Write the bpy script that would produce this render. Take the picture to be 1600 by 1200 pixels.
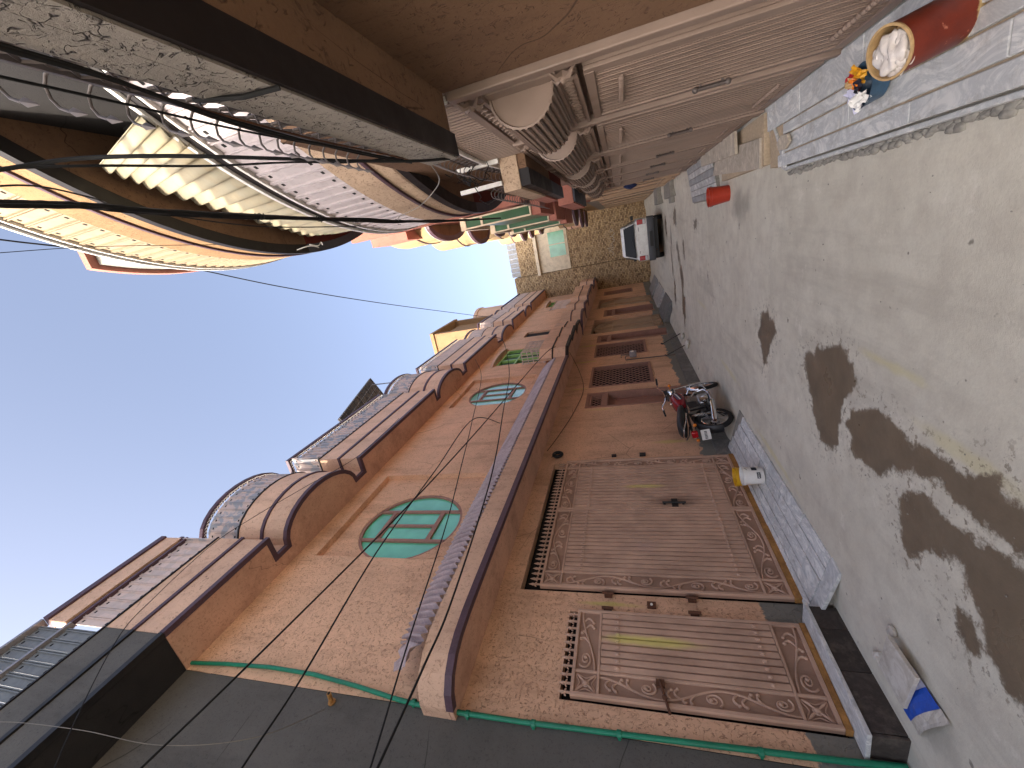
import bpy, math, random
import numpy as np
from mathutils import Vector, Matrix
random.seed(7)
R = math.radians
for o in list(bpy.data.objects): bpy.data.objects.remove(o, do_unlink=True)
sc = bpy.context.scene
COL = sc.collection
# ------------------------------------------------------------------ camera, sky, sun, exposure
PITCH, YAW, ROLL, FPX, CAMH = R(17.1), R(19.7), R(-5.8), 630.0, 1.5
cy_, sy_, cp_, sp_ = math.cos(YAW), math.sin(YAW), math.cos(PITCH), math.sin(PITCH)
FWD = Vector((-sy_*cp_, cy_*cp_, sp_)); RGT = Vector((cy_, sy_, 0)); UPV = RGT.cross(FWD)
IX = -UPV*math.cos(ROLL) + RGT*math.sin(ROLL)      # photo held sideways: world up points left
IY = RGT*math.cos(ROLL) + UPV*math.sin(ROLL)
cam = bpy.data.cameras.new('camera'); camo = bpy.data.objects.new('camera', cam); COL.objects.link(camo)
m = Matrix((IX, IY, -FWD)).transposed().to_4x4(); m.translation = Vector((0, 0, CAMH)); camo.matrix_world = m
cam.sensor_width = 36; cam.lens = FPX/1600*36; cam.clip_start = .02; cam.clip_end = 2000
sc.camera = camo
SUN = Vector((-1.0, -1.1, 0.86)).normalized()      # towards the sun
wd = bpy.data.worlds.new('World'); sc.world = wd; wd.use_nodes = True
nt = wd.node_tree; bg = nt.nodes['Background']
sky = nt.nodes.new('ShaderNodeTexSky'); sky.sky_type = 'NISHITA'; sky.sun_disc = False
sky.sun_elevation = math.asin(SUN.z); sky.sun_rotation = math.atan2(SUN.x, SUN.y)
sky.altitude = 300; sky.air_density = 0.6; sky.dust_density = 7.0; sky.ozone_density = 1.4
hs = nt.nodes.new('ShaderNodeHueSaturation'); hs.inputs['Saturation'].default_value = .82     # dusty, hazy air: paler blue all over
nt.links.new(sky.outputs[0], hs.inputs['Color']); nt.links.new(hs.outputs[0], bg.inputs[0]); bg.inputs[1].default_value = 0.15
sl = bpy.data.lights.new('sun', 'SUN'); sl.energy = 2.0; sl.angle = R(.53); sl.color = (1, .9, .76)
slo = bpy.data.objects.new('sun', sl); COL.objects.link(slo)
slo.rotation_euler = (-SUN).to_track_quat('-Z', 'Y').to_euler(); slo.location = (-10, -5, 20)
sc.view_settings.view_transform = 'Standard'; sc.view_settings.look = 'None'
sc.view_settings.gamma = 1; sc.view_settings.exposure = 2.05
sc.render.engine = 'CYCLES'
sc.cycles.max_bounces = 7; sc.cycles.diffuse_bounces = 6; sc.cycles.glossy_bounces = 4
sc.cycles.transmission_bounces = 4

# ------------------------------------------------------------------ node helpers / materials
class NT:
    def __init__(s, name):
        s.m = bpy.data.materials.new(name); s.m.use_nodes = True
        s.t = s.m.node_tree; s.b = s.t.nodes['Principled BSDF']
        s.pos = s.t.nodes.new('ShaderNodeTexCoord').outputs['Object']
        s.wpos = s.t.nodes.new('ShaderNodeNewGeometry').outputs['Position']
    def n(s, kind): return s.t.nodes.new('ShaderNode'+kind)
    def link(s, a, b): s.t.links.new(a, b)
    def put(s, sock, v):
        if hasattr(v, 'is_output'): s.link(v, sock)
        elif isinstance(v, (tuple, list)) and len(v) == 3 and sock.type == 'RGBA': sock.default_value = (*v, 1)
        else: sock.default_value = v
    def noise(s, scale, detail=3, rough=.55, vec=None, dist=0.0, stretch=None):
        v = vec or s.pos
        if stretch: v = s.vmath('MULTIPLY', v, stretch)
        x = s.n('TexNoise'); s.link(v, x.inputs['Vector'])
        x.inputs['Scale'].default_value = scale; x.inputs['Detail'].default_value = detail
        x.inputs['Roughness'].default_value = rough; x.inputs['Distortion'].default_value = dist
        return x.outputs['Fac']
    def vmath(s, op, a, b=None):
        x = s.n('VectorMath'); x.operation = op; s.put(x.inputs[0], a)
        if b is not None: s.put(x.inputs[1], b)
        return x.outputs['Value'] if op in ('LENGTH', 'DISTANCE', 'DOT_PRODUCT') else x.outputs[0]
    def math(s, op, a, b=0.0, c=None, clamp=False):
        x = s.n('Math'); x.operation = op; x.use_clamp = clamp; s.put(x.inputs[0], a); s.put(x.inputs[1], b)
        if c is not None: s.put(x.inputs[2], c)
        return x.outputs[0]
    def ramp(s, v, a, b, lo=0.0, hi=1.0, smooth=False):
        x = s.n('MapRange'); x.interpolation_type = 'SMOOTHSTEP' if smooth else 'LINEAR'
        s.put(x.inputs[0], v)
        for i, q in zip((1, 2, 3, 4), (a, b, lo, hi)): s.put(x.inputs[i], q)
        return x.outputs[0]
    def mix(s, f, a, b):
        x = s.n('Mix'); x.data_type = 'RGBA'; s.put(x.inputs[0], f); s.put(x.inputs[6], a); s.put(x.inputs[7], b)
        return x.outputs[2]
    def bump(s, h, strength=.4, dist=.01, normal=None):
        x = s.n('Bump'); x.inputs['Strength'].default_value = strength; x.inputs['Distance'].default_value = dist
        s.link(h, x.inputs['Height'])
        if normal: s.link(normal, x.inputs['Normal'])
        return x.outputs[0]
    def blob(s, c, r, soft=.5, rough=.25, nscale=5):           # soft ellipsoid mask in the place's own coordinates
        d = s.vmath('SUBTRACT', s.wpos, c); d = s.vmath('DIVIDE', d, r); l = s.vmath('LENGTH', d)
        l = s.math('ADD', l, s.math('MULTIPLY', s.math('SUBTRACT', s.noise(nscale, 4, vec=s.wpos), .5), rough*4))
        return s.ramp(l, 1.0, 1.0-soft, 0, 1, True)
    def done(s, col, rough=.8, normal=None, metal=0.0, spec=.4):
        s.put(s.b.inputs['Base Color'], col); s.put(s.b.inputs['Roughness'], rough)
        s.b.inputs['Metallic'].default_value = metal; s.b.inputs['Specular IOR Level'].default_value = spec
        if normal: s.link(normal, s.b.inputs['Normal'])
        return s.m

def srgb(r, g, b):
    f = lambda c: (c/255/12.92) if c/255 <= .04045 else ((c/255+.055)/1.055)**2.4
    return (f(r), f(g), f(b))
def scl(c, k): return tuple(min(1, x*k) for x in c)
M = {}
def simple(name, col, rough=.6, var=.25, nscale=6, bump=.15, bscale=40, metal=0.0, spec=.4, dirt=None, dirt_amt=.5):
    s = NT(name); n1 = s.noise(nscale, 5, .6); n2 = s.noise(bscale, 4, .6)
    f = s.math('MULTIPLY', n1, n2); c = s.mix(s.ramp(f, .12, .42), scl(col, 1-var), scl(col, 1+var*.6))
    if dirt:
        c = s.mix(s.ramp(s.noise(nscale*.6, 6, .7), .48, .72, 0, dirt_amt), c, dirt)
    nb = s.bump(n2, bump, .004) if bump else None
    M[name] = s.done(c, s.ramp(n1, .3, .7, max(.03, rough-.1), min(1, rough+.12)), nb, metal, spec)
    return M[name]

def stucco(name, col, gouge, wscale=13, blobs=(), cement=False, stain=True, strength=.75, mixw=.6):
    """trowelled plaster: wiggly gouges left by grit dragged under the float"""
    s = NT(name)
    n = s.noise(wscale, 2.0, .5, dist=.9, stretch=(1, 1, .8))
    ridge = s.ramp(s.math('ABSOLUTE', s.math('SUBTRACT', n, .5)), 0.0, .035, 1, 0)
    brk = s.ramp(s.noise(wscale*1.7, 2), .47, .58)
    worm = s.math('MULTIPLY', ridge, brk)
    n2 = s.noise(wscale*2.2, 2.0, .5, dist=.8); r2 = s.ramp(s.math('ABSOLUTE', s.math('SUBTRACT', n2, .47)), 0, .03, 1, 0)
    worm2 = s.math('MULTIPLY', s.math('MULTIPLY', r2, s.ramp(s.noise(wscale*1.1, 2, vec=s.vmath('ADD', s.pos, (7, 3, 1))), .52, .6)), .7)
    w = s.math('MAXIMUM', worm, worm2)
    big = s.noise(1.1, 5, .65); fine = s.noise(90, 4, .7)
    c = s.mix(s.ramp(big, .3, .7), scl(col, .84), scl(col, 1.1))
    c = s.mix(s.ramp(fine, .35, .7, 0, .35), c, scl(col, .72))
    c = s.mix(s.math('MULTIPLY', w, mixw), c, gouge)
    if stain:                                             # grime runs
        g = s.noise(2.2, 6, .7, stretch=(1, 1, .22)); c = s.mix(s.ramp(g, .5, .78, 0, .55), c, scl(gouge, .85))
        p = s.noise(.9, 7, .72, vec=s.vmath('ADD', s.pos, (4, 2, 9))); c = s.mix(s.ramp(p, .56, .64, 0, .3), c, scl(col, 1.12)); c = s.mix(s.ramp(p, .4, .3, 0, .35), c, scl(gouge, .95))
        cr = s.n('TexVoronoi'); cr.feature = 'DISTANCE_TO_EDGE'; cr.inputs['Scale'].default_value = .55; s.link(s.vmath('ADD', s.pos, s.vmath('MULTIPLY', s.n('TexNoise').outputs['Color'], (.5, .5, .5))), cr.inputs['Vector'])
        c = s.mix(s.math('MULTIPLY', s.ramp(cr.outputs['Distance'], 0, .0035, 1, 0), s.ramp(s.noise(.8, 2), .52, .6, 0, .8)), c, scl(gouge, .5))
    for (cc, rr, colr, amt, soft) in blobs:
        c = s.mix(s.math('MULTIPLY', s.blob(cc, rr, soft), amt), c, colr)
    if cement:
        z = s.n('SeparateXYZ'); s.link(s.wpos, z.inputs[0])
        h = s.math('ADD', z.outputs['Z'], s.math('MULTIPLY', s.noise(3.5, 5, .65, vec=s.wpos), .35))
        c = s.mix(s.ramp(h, .74, .72, 0, 1), c, s.mix(big, (.17, .165, .14), (.3, .29, .25)))
    hgt = s.math('ADD', s.math('MULTIPLY', w, -.8), s.math('MULTIPLY', fine, .5))
    M[name] = s.done(c, .88, s.bump(hgt, strength, .006), 0, .25)
    return M[name]

YEL = srgb(214, 200, 120)
stucco('pink_plaster', srgb(231, 188, 154), srgb(138, 96, 74), wscale=19, strength=1.0, mixw=.75, cement=True, blobs=[
    ((-3.8, 3.3, 2.05), (.2, .045, .42), YEL, .85, .8), ((-3.8, 6.75, 1.0), (.2, .1, .38), YEL, .6, .8),
    ((-3.8, 11.9, 2.9), (.2, .06, .4), YEL, .8, .6), ((-3.8, 8.35, 2.3), (.2, .08, .5), YEL, .45, .8),
    ((-3.8, 9.7, 2.95), (.2, .05, .3), YEL, .7, .6), ((-3.8, 13.7, 2.95), (.2, .08, .4), YEL, .7, .6)])
stucco('soffit_plaster', srgb(214, 172, 146), srgb(150, 112, 92), wscale=16)
stucco('cornice_plaster', srgb(222, 184, 156), srgb(150, 114, 94), wscale=14)
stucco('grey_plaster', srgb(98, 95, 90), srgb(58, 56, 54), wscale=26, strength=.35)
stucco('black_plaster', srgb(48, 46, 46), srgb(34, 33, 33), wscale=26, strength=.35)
stucco('brown_plaster', srgb(122, 94, 72), srgb(70, 50, 42), wscale=17)
stucco('ledge_plaster', srgb(142, 134, 124), srgb(40, 34, 34), wscale=24, strength=1.0, mixw=.95, stain=False)
stucco('tan_plaster', srgb(190, 164, 138), srgb(110, 84, 70), wscale=24, mixw=.8)
stucco('gold_plaster', srgb(150, 119, 86), srgb(112, 82, 58), wscale=20)
stucco('coral_plaster', srgb(182, 122, 106), srgb(146, 92, 80), wscale=20, strength=.3)
stucco('cream_plaster', srgb(178, 152, 114), srgb(150, 122, 86), wscale=20, strength=.3)
stucco('maroon_plaster', srgb(104, 46, 38), srgb(72, 30, 26), wscale=20, strength=.3)
simple('purple_trim', srgb(84, 62, 72), .55, .3)
simple('dark_trim', srgb(27, 21, 21), .6, .3)
simple('slate_trim', srgb(66, 70, 80), .6, .3)
simple('interior_dark', (.012, .011, .010), .9, .2)
simple('lav_sheet', srgb(184, 164, 162), .5, .25, nscale=4, dirt=srgb(120, 104, 104), dirt_amt=.7)
simple('white_paint', srgb(226, 222, 214), .5, .12, dirt=srgb(150, 140, 126))
simple('cream_paint', srgb(222, 206, 176), .5, .12, dirt=srgb(150, 130, 100))
simple('black_metal', srgb(34, 32, 32), .5, .3)
simple('rail_metal', srgb(104, 96, 92), .5, .3, metal=.3, dirt=srgb(80, 62, 52))
simple('silver_metal', srgb(150, 146, 148), .4, .25, metal=.35)
simple('chrome', (.75, .75, .76), .14, .1, bump=0, metal=1)
simple('alu', (.5, .5, .5), .35, .2, bump=.1, metal=.9)
simple('rubber', (.016, .016, .017), .75, .3)
simple('black_plastic', (.02, .02, .021), .45, .2)
simple('grey_plastic', srgb(78, 80, 84), .55, .15)
simple('cable', (.006, .006, .006), .8, .2, bump=0)
simple('thin_wire', srgb(120, 112, 100), .5, .2, bump=0)
simple('green_pvc', srgb(28, 128, 96), .4, .2, dirt=srgb(40, 90, 74))
simple('red_plastic', srgb(176, 58, 38), .42, .15, dirt=srgb(150, 60, 40))
simple('white_plastic', srgb(232, 230, 224), .4, .06, dirt=srgb(190, 180, 166), dirt_amt=.35)
simple('yellow_plastic', srgb(222, 172, 30), .45, .2, dirt=srgb(170, 140, 70))
simple('blue_cloth', srgb(38, 52, 92), .9, .3)
simple('tar', (.02, .02, .02), .7, .2)
simple('tan_plastic', srgb(190, 158, 110), .6, .3, nscale=9, dirt=srgb(120, 92, 52), dirt_amt=.6)
simple('orange_sill', srgb(176, 128, 70), .7, .35, dirt=srgb(96, 60, 34), dirt_amt=.8)
simple('rust', srgb(96, 62, 44), .8, .4)
simple('print_blue', srgb(40, 88, 190), .4, .2); simple('print_dark', srgb(34, 36, 48), .5, .2)
simple('print_red', srgb(190, 44, 52), .4, .2); simple('print_gold', srgb(220, 160, 40), .35, .2)
simple('lavender_film', srgb(206, 206, 228), .3, .1); simple('teal_film', srgb(62, 92, 118), .4, .3)
simple('chalk', srgb(206, 200, 186), .9, .2)
simple('red_lens', (.4, .01, .015), .15, .2, bump=0, spec=.6); simple('orange_lens', (.7, .2, .02), .2, .1, bump=0)
simple('clear_lens', (.6, .6, .6), .15, .1, bump=0)
simple('tank_red', (.22, .012, .018), .18, .12, bump=0, spec=.6)
simple('seat_vinyl', (.018, .018, .018), .5, .2)
simple('car_white', srgb(234, 235, 230), .28, .04, bump=0, spec=.5, dirt=srgb(176, 172, 162), dirt_amt=.4)
simple('solar_cell', (.008, .011, .015), .5, .2, bump=0, spec=.2)
simple('cement', srgb(150, 146, 136), .85, .25, dirt=srgb(96, 92, 84))
simple('sandstone', srgb(188, 168, 140), .75, .25, nscale=3, dirt=srgb(150, 132, 108))
simple('plastic_bag', srgb(214, 206, 198), .22, .18, bump=.9, bscale=22, nscale=18, spec=.6)
simple('sill_pink', srgb(160, 120, 104), .6, .2)
simple('green_frame', srgb(150, 196, 110), .5, .15)

def marble(name, base, vein, dark=.35, rough=.4, stretch=(1, 1, 1), vs=3.2):
    s = NT(name)
    w = s.noise(vs, 6, .7, vec=s.wpos, dist=1.6, stretch=stretch)
    v = s.ramp(s.math('ABSOLUTE', s.math('SUBTRACT', w, .5)), 0, .12, 1, 0)
    info = s.n('ObjectInfo').outputs['Random']
    c = s.mix(s.ramp(s.noise(1.7, 4, .6, vec=s.wpos), .3, .7), scl(base, .8), scl(base, 1.08))
    c = s.mix(s.math('MULTIPLY', v, .6), c, vein)
    c = s.mix(s.ramp(info, 0, 1, 0, dark), c, scl(vein, .8))
    d = s.noise(7, 6, .75, vec=s.wpos); c = s.mix(s.ramp(d, .52, .75, 0, .55), c, srgb(128, 118, 104))
    M[name] = s.done(c, s.ramp(d, .3, .7, rough, rough+.3), s.bump(d, .2, .004)); return M[name]
marble('marble_grey', srgb(234, 231, 224), srgb(132, 134, 136), .75, .42, (1, .5, 1))
marble('marble_dark', srgb(146, 145, 140), srgb(84, 85, 86), .5, .45)
marble('marble_pale', srgb(240, 239, 233), srgb(158, 163, 166), .3, .45, (1, .45, 1), 6.5)
marble('marble_white', srgb(224, 220, 210), srgb(176, 166, 150), .1, .35)
marble('marble_step', srgb(84, 76, 70), srgb(44, 38, 36), .4, .5)
marble('marble_beige', srgb(216, 204, 184), srgb(150, 138, 122), .3, .5)

def gate_paint(name, col, dark, blobs=(), rust=True):
    s = NT(name); n1 = s.noise(3, 5, .6, vec=s.wpos); n2 = s.noise(60, 3, .6)
    c = s.mix(s.ramp(n1, .3, .7), scl(col, .85), scl(col, 1.12))
    g = s.noise(5, 6, .7, vec=s.wpos, stretch=(1, 1, .25)); c = s.mix(s.ramp(g, .5, .78, 0, .6), c, dark)
    for (cc, rr, colr, amt, soft) in blobs: c = s.mix(s.math('MULTIPLY', s.blob(cc, rr, soft, .15, 6), amt), c, colr)
    M[name] = s.done(c, s.ramp(n1, .3, .7, .42, .6), s.bump(n2, .12, .003), 0, .4)
gate_paint('gate_paint', srgb(196, 162, 139), srgb(128, 98, 82), blobs=[
    ((-3.75, 2.86, 1.62), (.3, .075, .62), YEL, .95, .7), ((-3.75, 5.35, 1.55), (.3, .06, .4), YEL, .75, .8),
    ((-3.75, 4.98, 1.15), (.3, .2, .5), srgb(80, 56, 46), .5, .95), ((-3.75, 4.1, 1.6), (.2, .14, .2), srgb(196, 164, 152), .45, .9)])
gate_paint('gate_paint_right', srgb(138, 119, 106), srgb(84, 69, 60), blobs=[
    ((.7, 3.55, .9), (.3, .1, .8), srgb(198, 178, 164), .5, .9)])
gate_paint('gate_paint_far', srgb(182, 156, 130), srgb(120, 98, 80))
gate_paint('gate_plate', srgb(164, 132, 112), srgb(112, 88, 74))  # darker gate paint: grime and recess shade behind the ornament put into the colour

def panel_paint(name, base, peel, dark, amt=.5):
    s = NT(name); n = s.noise(5, 5, .6, vec=s.wpos, dist=.4)
    c = s.mix(s.ramp(n, .5, .54, 0, amt), base, peel)
    c = s.mix(s.ramp(s.noise(14, 5, .7, vec=s.wpos), .5, .75, 0, .5), c, dark)
    M[name] = s.done(c, .45, s.bump(s.noise(30, 3), .1, .003), 0, .25)
panel_paint('panel_pink', srgb(212, 190, 178), srgb(168, 160, 156), srgb(172, 150, 138), .4)
panel_paint('panel_peel', srgb(198, 178, 168), srgb(146, 150, 156), srgb(160, 142, 134), .9)
panel_paint('panel_silver', srgb(118, 121, 121), srgb(104, 106, 108), srgb(92, 92, 90), .5)
panel_paint('panel_lav', srgb(188, 178, 178), srgb(170, 162, 164), srgb(150, 138, 136), .4)
panel_paint('panel_cream', srgb(156, 139, 114), srgb(146, 128, 104), srgb(130, 110, 86), .4)

def glass(name, col, rough=.08, spec=.8):
    s = NT(name); n = s.noise(1.5, 3, vec=s.wpos)
    c = s.mix(s.ramp(n, .35, .65), scl(col, .8), scl(col, 1.15))
    M[name] = s.done(c, rough, s.bump(s.noise(2.2, 2, vec=s.wpos), .08, .02), 0, spec)
glass('green_glass', srgb(98, 190, 150), .12); glass('dark_glass', (.01, .012, .012), .06); glass('screen_green', srgb(56, 92, 62), .35, .3)
glass('mint_glass', srgb(112, 172, 138), .15); glass('car_glass', (.012, .013, .014), .12, .15)

def brickwork():
    s = NT('brickwork')
    v = s.n('CombineXYZ'); sp = s.n('SeparateXYZ'); s.link(s.pos, sp.inputs[0])
    s.link(sp.outputs['X'], v.inputs[0]); s.link(sp.outputs['Z'], v.inputs[1])
    b = s.n('TexBrick'); s.link(v.outputs[0], b.inputs['Vector'])
    for k, q in (('Scale', 1), ('Mortar Size', .012), ('Brick Width', .23), ('Row Height', .085), ('Bias', -.1)): b.inputs[k].default_value = q
    b.inputs['Color1'].default_value = (*srgb(172, 144, 108), 1); b.inputs['Color2'].default_value = (*srgb(206, 180, 142), 1)
    b.inputs['Mortar'].default_value = (*srgb(92, 80, 62), 1)
    wn = s.n('TexWhiteNoise'); sn = s.vmath('SNAP', s.pos, (.115, .5, .085)); s.link(sn, wn.inputs['Vector'])
    c = s.mix(s.ramp(wn.outputs['Value'], .72, .95, 0, .75), b.outputs['Color'], srgb(100, 80, 60))
    c = s.mix(s.ramp(wn.outputs['Value'], .0, .2, .7, 0), c, srgb(206, 180, 134))
    c = s.mix(s.ramp(s.noise(.6, 5, .65), .45, .75, 0, .6), c, srgb(134, 112, 84))
    M['brickwork'] = s.done(c, .9, s.bump(b.outputs['Fac'], -.6, .02), 0, .2)
brickwork()

# ------------------------------------------------------------------ mesh builder
class MB:
    def __init__(s): s.v = []; s.f = []; s.mi = []; s.cur = 0
    def add(s, vs, fs):
        b = len(s.v); s.v += [tuple(p) for p in vs]
        for f in fs: s.f.append([b+i for i in f]); s.mi.append(s.cur)
        return s
    def box(s, x0, x1, y0, y1, z0, z1):
        x0, x1 = sorted((x0, x1)); y0, y1 = sorted((y0, y1)); z0, z1 = sorted((z0, z1))
        return s.add([(x0,y0,z0),(x1,y0,z0),(x1,y1,z0),(x0,y1,z0),(x0,y0,z1),(x1,y0,z1),(x1,y1,z1),(x0,y1,z1)],
              [(0,3,2,1),(4,5,6,7),(0,1,5,4),(1,2,6,5),(2,3,7,6),(3,0,4,7)])
    def hexa(s, p): return s.add(p, [(0,3,2,1),(4,5,6,7),(0,1,5,4),(1,2,6,5),(2,3,7,6),(3,0,4,7)])
    def poly(s, pts): return s.add(pts, [tuple(range(len(pts)))])
    def prism(s, pts, d):          # polygon pts extruded by vector d
        n = len(pts); q = [(p[0]+d[0], p[1]+d[1], p[2]+d[2]) for p in pts]
        return s.add(list(pts)+q, [tuple(range(n))[::-1], tuple(range(n, 2*n))]+[(i,(i+1)%n,n+(i+1)%n,n+i) for i in range(n)])
    def tube(s, path, r, n=6, caps=True):
        P = [Vector(p) for p in path]; rs = r if isinstance(r, (list, tuple)) else [r]*len(P)
        rings = []; up = None
        for i, p in enumerate(P):
            t = (P[min(i+1, len(P)-1)]-P[max(i-1, 0)])
            if t.length < 1e-9: t = Vector((0, 0, 1))
            t.normalize()
            if up is None:
                a = Vector((0, 0, 1)) if abs(t.z) < .9 else Vector((1, 0, 0)); up = t.cross(a).normalized()
            else:
                up = up - t*up.dot(t)
                if up.length < 1e-6: up = t.orthogonal()
                up.normalize()
            w = t.cross(up)
            rings.append([p+(up*math.cos(2*math.pi*k/n)+w*math.sin(2*math.pi*k/n))*rs[i] for k in range(n)])
        vs = [q for rg in rings for q in rg]; fs = []
        for i in range(len(P)-1):
            for k in range(n): fs.append((i*n+k, i*n+(k+1)%n, (i+1)*n+(k+1)%n, (i+1)*n+k))
        if caps: fs += [tuple(range(n))[::-1], tuple(range((len(P)-1)*n, len(P)*n))]
        return s.add(vs, fs)
    def lathe(s, prof, c=(0,0,0), axis='Z', n=24, a0=0, a1=2*math.pi):
        full = abs(a1-a0-2*math.pi) < 1e-6; k = n if full else n+1; vs = []
        for (r, h) in prof:
            for i in range(k):
                a = a0+(a1-a0)*i/n; x, y = r*math.cos(a), r*math.sin(a)
                p = {'Z': (x, y, h), 'X': (h, x, y), 'Y': (y, h, x)}[axis]
                vs.append((p[0]+c[0], p[1]+c[1], p[2]+c[2]))
        fs = []
        for j in range(len(prof)-1):
            for i in range(n):
                i2 = (i+1) % k; fs.append((j*k+i, j*k+i2, (j+1)*k+i2, (j+1)*k+i))
        return s.add(vs, fs)
    def ball(s, c, r, n=8, sq=(1,1,1)):
        prof = [(max(1e-4, math.sin(math.pi*i/(n//2+1)))*r, -math.cos(math.pi*i/(n//2+1))*r) for i in range(n//2+2)]
        b = len(s.v); s.lathe(prof, (0,0,0), 'Z', n)
        for i in range(b, len(s.v)):
            p = s.v[i]; s.v[i] = (p[0]*sq[0]+c[0], p[1]*sq[1]+c[1], p[2]*sq[2]+c[2])
        return s
    def xform(s, mat, start=0):
        for i in range(start, len(s.v)): s.v[i] = tuple(mat @ Vector(s.v[i]))
        return s
    def mesh(s, name, mats, origin=(0,0,0), smooth=None):
        me = bpy.data.meshes.new(name)
        me.from_pydata([(a-origin[0], b-origin[1], c-origin[2]) for a, b, c in s.v], [], s.f)
        for mt in (mats if isinstance(mats, (list, tuple)) else [mats]): me.materials.append(M[mt] if isinstance(mt, str) else mt)
        me.polygons.foreach_set('material_index', s.mi)
        if smooth is not None:
            me.polygons.foreach_set('use_smooth', [True]*len(me.polygons)); me.set_sharp_from_angle(angle=R(smooth))
        me.update(); return me
def origin_of(p):
    o = Vector((0, 0, 0))
    while p: o += p.location; p = p.parent
    return o
def build(mb, name, mats, parent=None, smooth=None, bevel=None, label=None):
    ob = bpy.data.objects.new(name, mb.mesh(name, mats, origin_of(parent) if parent else (0,0,0), smooth)); COL.objects.link(ob)
    if parent: ob.parent = parent
    if bevel:
        b = ob.modifiers.new('bevel', 'BEVEL'); b.width = bevel; b.segments = 2; b.limit_method = 'ANGLE'; b.angle_limit = R(40)
    if label: ob['label'] = label
    return ob
def thing(name, label, cat, loc=(0,0,0), group=None):
    o = bpy.data.objects.new(name, None); COL.objects.link(o); o.location = loc; o.empty_display_size = .1
    o['label'] = label; o['category'] = cat
    if group: o['group'] = group
    return o
def tag(o, label, cat, group=None):
    o['label'] = label; o['category'] = cat
    if group: o['group'] = group
    return o
def inst(me, name, parent, loc, rz=0.0, scale=None):       # one more piece sharing mesh data
    ob = bpy.data.objects.new(name, me); COL.objects.link(ob); ob.parent = parent
    ob.location = Vector(loc)-origin_of(parent); ob.rotation_euler = (0, 0, rz)
    if scale: ob.scale = scale
    return ob
def flip(mb):
    for f in mb.f: f.reverse()
    return mb

# plan curves: strips and bands along a polyline (x,y)
def normals(pl, side):
    out = []
    for i in range(len(pl)):
        a = Vector(pl[max(i-1, 0)]); b = Vector(pl[i]); c = Vector(pl[min(i+1, len(pl)-1)])
        n = Vector((0, 0))
        t1, t2 = b-a, c-b
        if t1.length > 1e-9: t1 = t1.normalized()
        if t2.length > 1e-9: t2 = t2.normalized()
        n1 = Vector((t1.y, -t1.x))*side; n2 = Vector((t2.y, -t2.x))*side
        if t1.length < .5: n1 = n2
        if t2.length < .5: n2 = n1
        n = n1+n2
        if n.length < 1e-6: n = n1
        n.normalize(); k = max(.35, n.dot(n1)); out.append(n/k)
    return out
def strip(mb, pl, side, o_in, o_out, z0, z1):
    N = normals(pl, side); n = len(pl)
    a = [(p[0]+N[i].x*o_in, p[1]+N[i].y*o_in) for i, p in enumerate(pl)]
    b = [(p[0]+N[i].x*o_out, p[1]+N[i].y*o_out) for i, p in enumerate(pl)]
    vs = [(x, y, z0) for x, y in a]+[(x, y, z0) for x, y in b]+[(x, y, z1) for x, y in a]+[(x, y, z1) for x, y in b]
    fs = []
    for i in range(n-1):
        fs += [(i, i+1, n+i+1, n+i), (2*n+i, 3*n+i, 3*n+i+1, 2*n+i+1), (n+i, n+i+1, 3*n+i+1, 3*n+i), (i, 2*n+i, 2*n+i+1, i+1)]
    fs += [(0, n, 3*n, 2*n), (n-1, 3*n-1, 4*n-1, 2*n-1)]
    return mb.add(vs, fs)
def slab(mb, pl, xback, z0, z1):
    n = len(pl); vs = [(x, y, z0) for x, y in pl]+[(xback, y, z0) for x, y in pl]+[(x, y, z1) for x, y in pl]+[(xback, y, z1) for x, y in pl]
    fs = []
    for i in range(n-1):
        fs += [(i, i+1, n+i+1, n+i), (2*n+i, 3*n+i, 3*n+i+1, 2*n+i+1), (i, 2*n+i, 2*n+i+1, i+1)]
    fs += [(0, n, 3*n, 2*n), (n-1, 3*n-1, 4*n-1, 2*n-1)]
    return mb.add(vs, fs)
def resample(pl, pitch):
    out = []; carry = pitch/2
    for i in range(len(pl)-1):
        a, b = Vector(pl[i]), Vector(pl[i+1]); L = (b-a).length
        if L < 1e-6: continue
        d = carry
        while d < L: p = a+(b-a)*(d/L); out.append((p.x, p.y, math.atan2(b.y-a.y, b.x-a.x))); d += pitch
        carry = d-L
    return out
def bulge(y0, y1, xb, xt, n=14, p=2.0):
    c, a = (y0+y1)/2, (y1-y0)/2
    return [(xb+(xt-xb)*(max(0, 1-abs((c-a*math.cos(math.pi*i/n)-c)/a)**p))**(1/p), c-a*math.cos(math.pi*i/n)) for i in range(n+1)]

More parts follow.
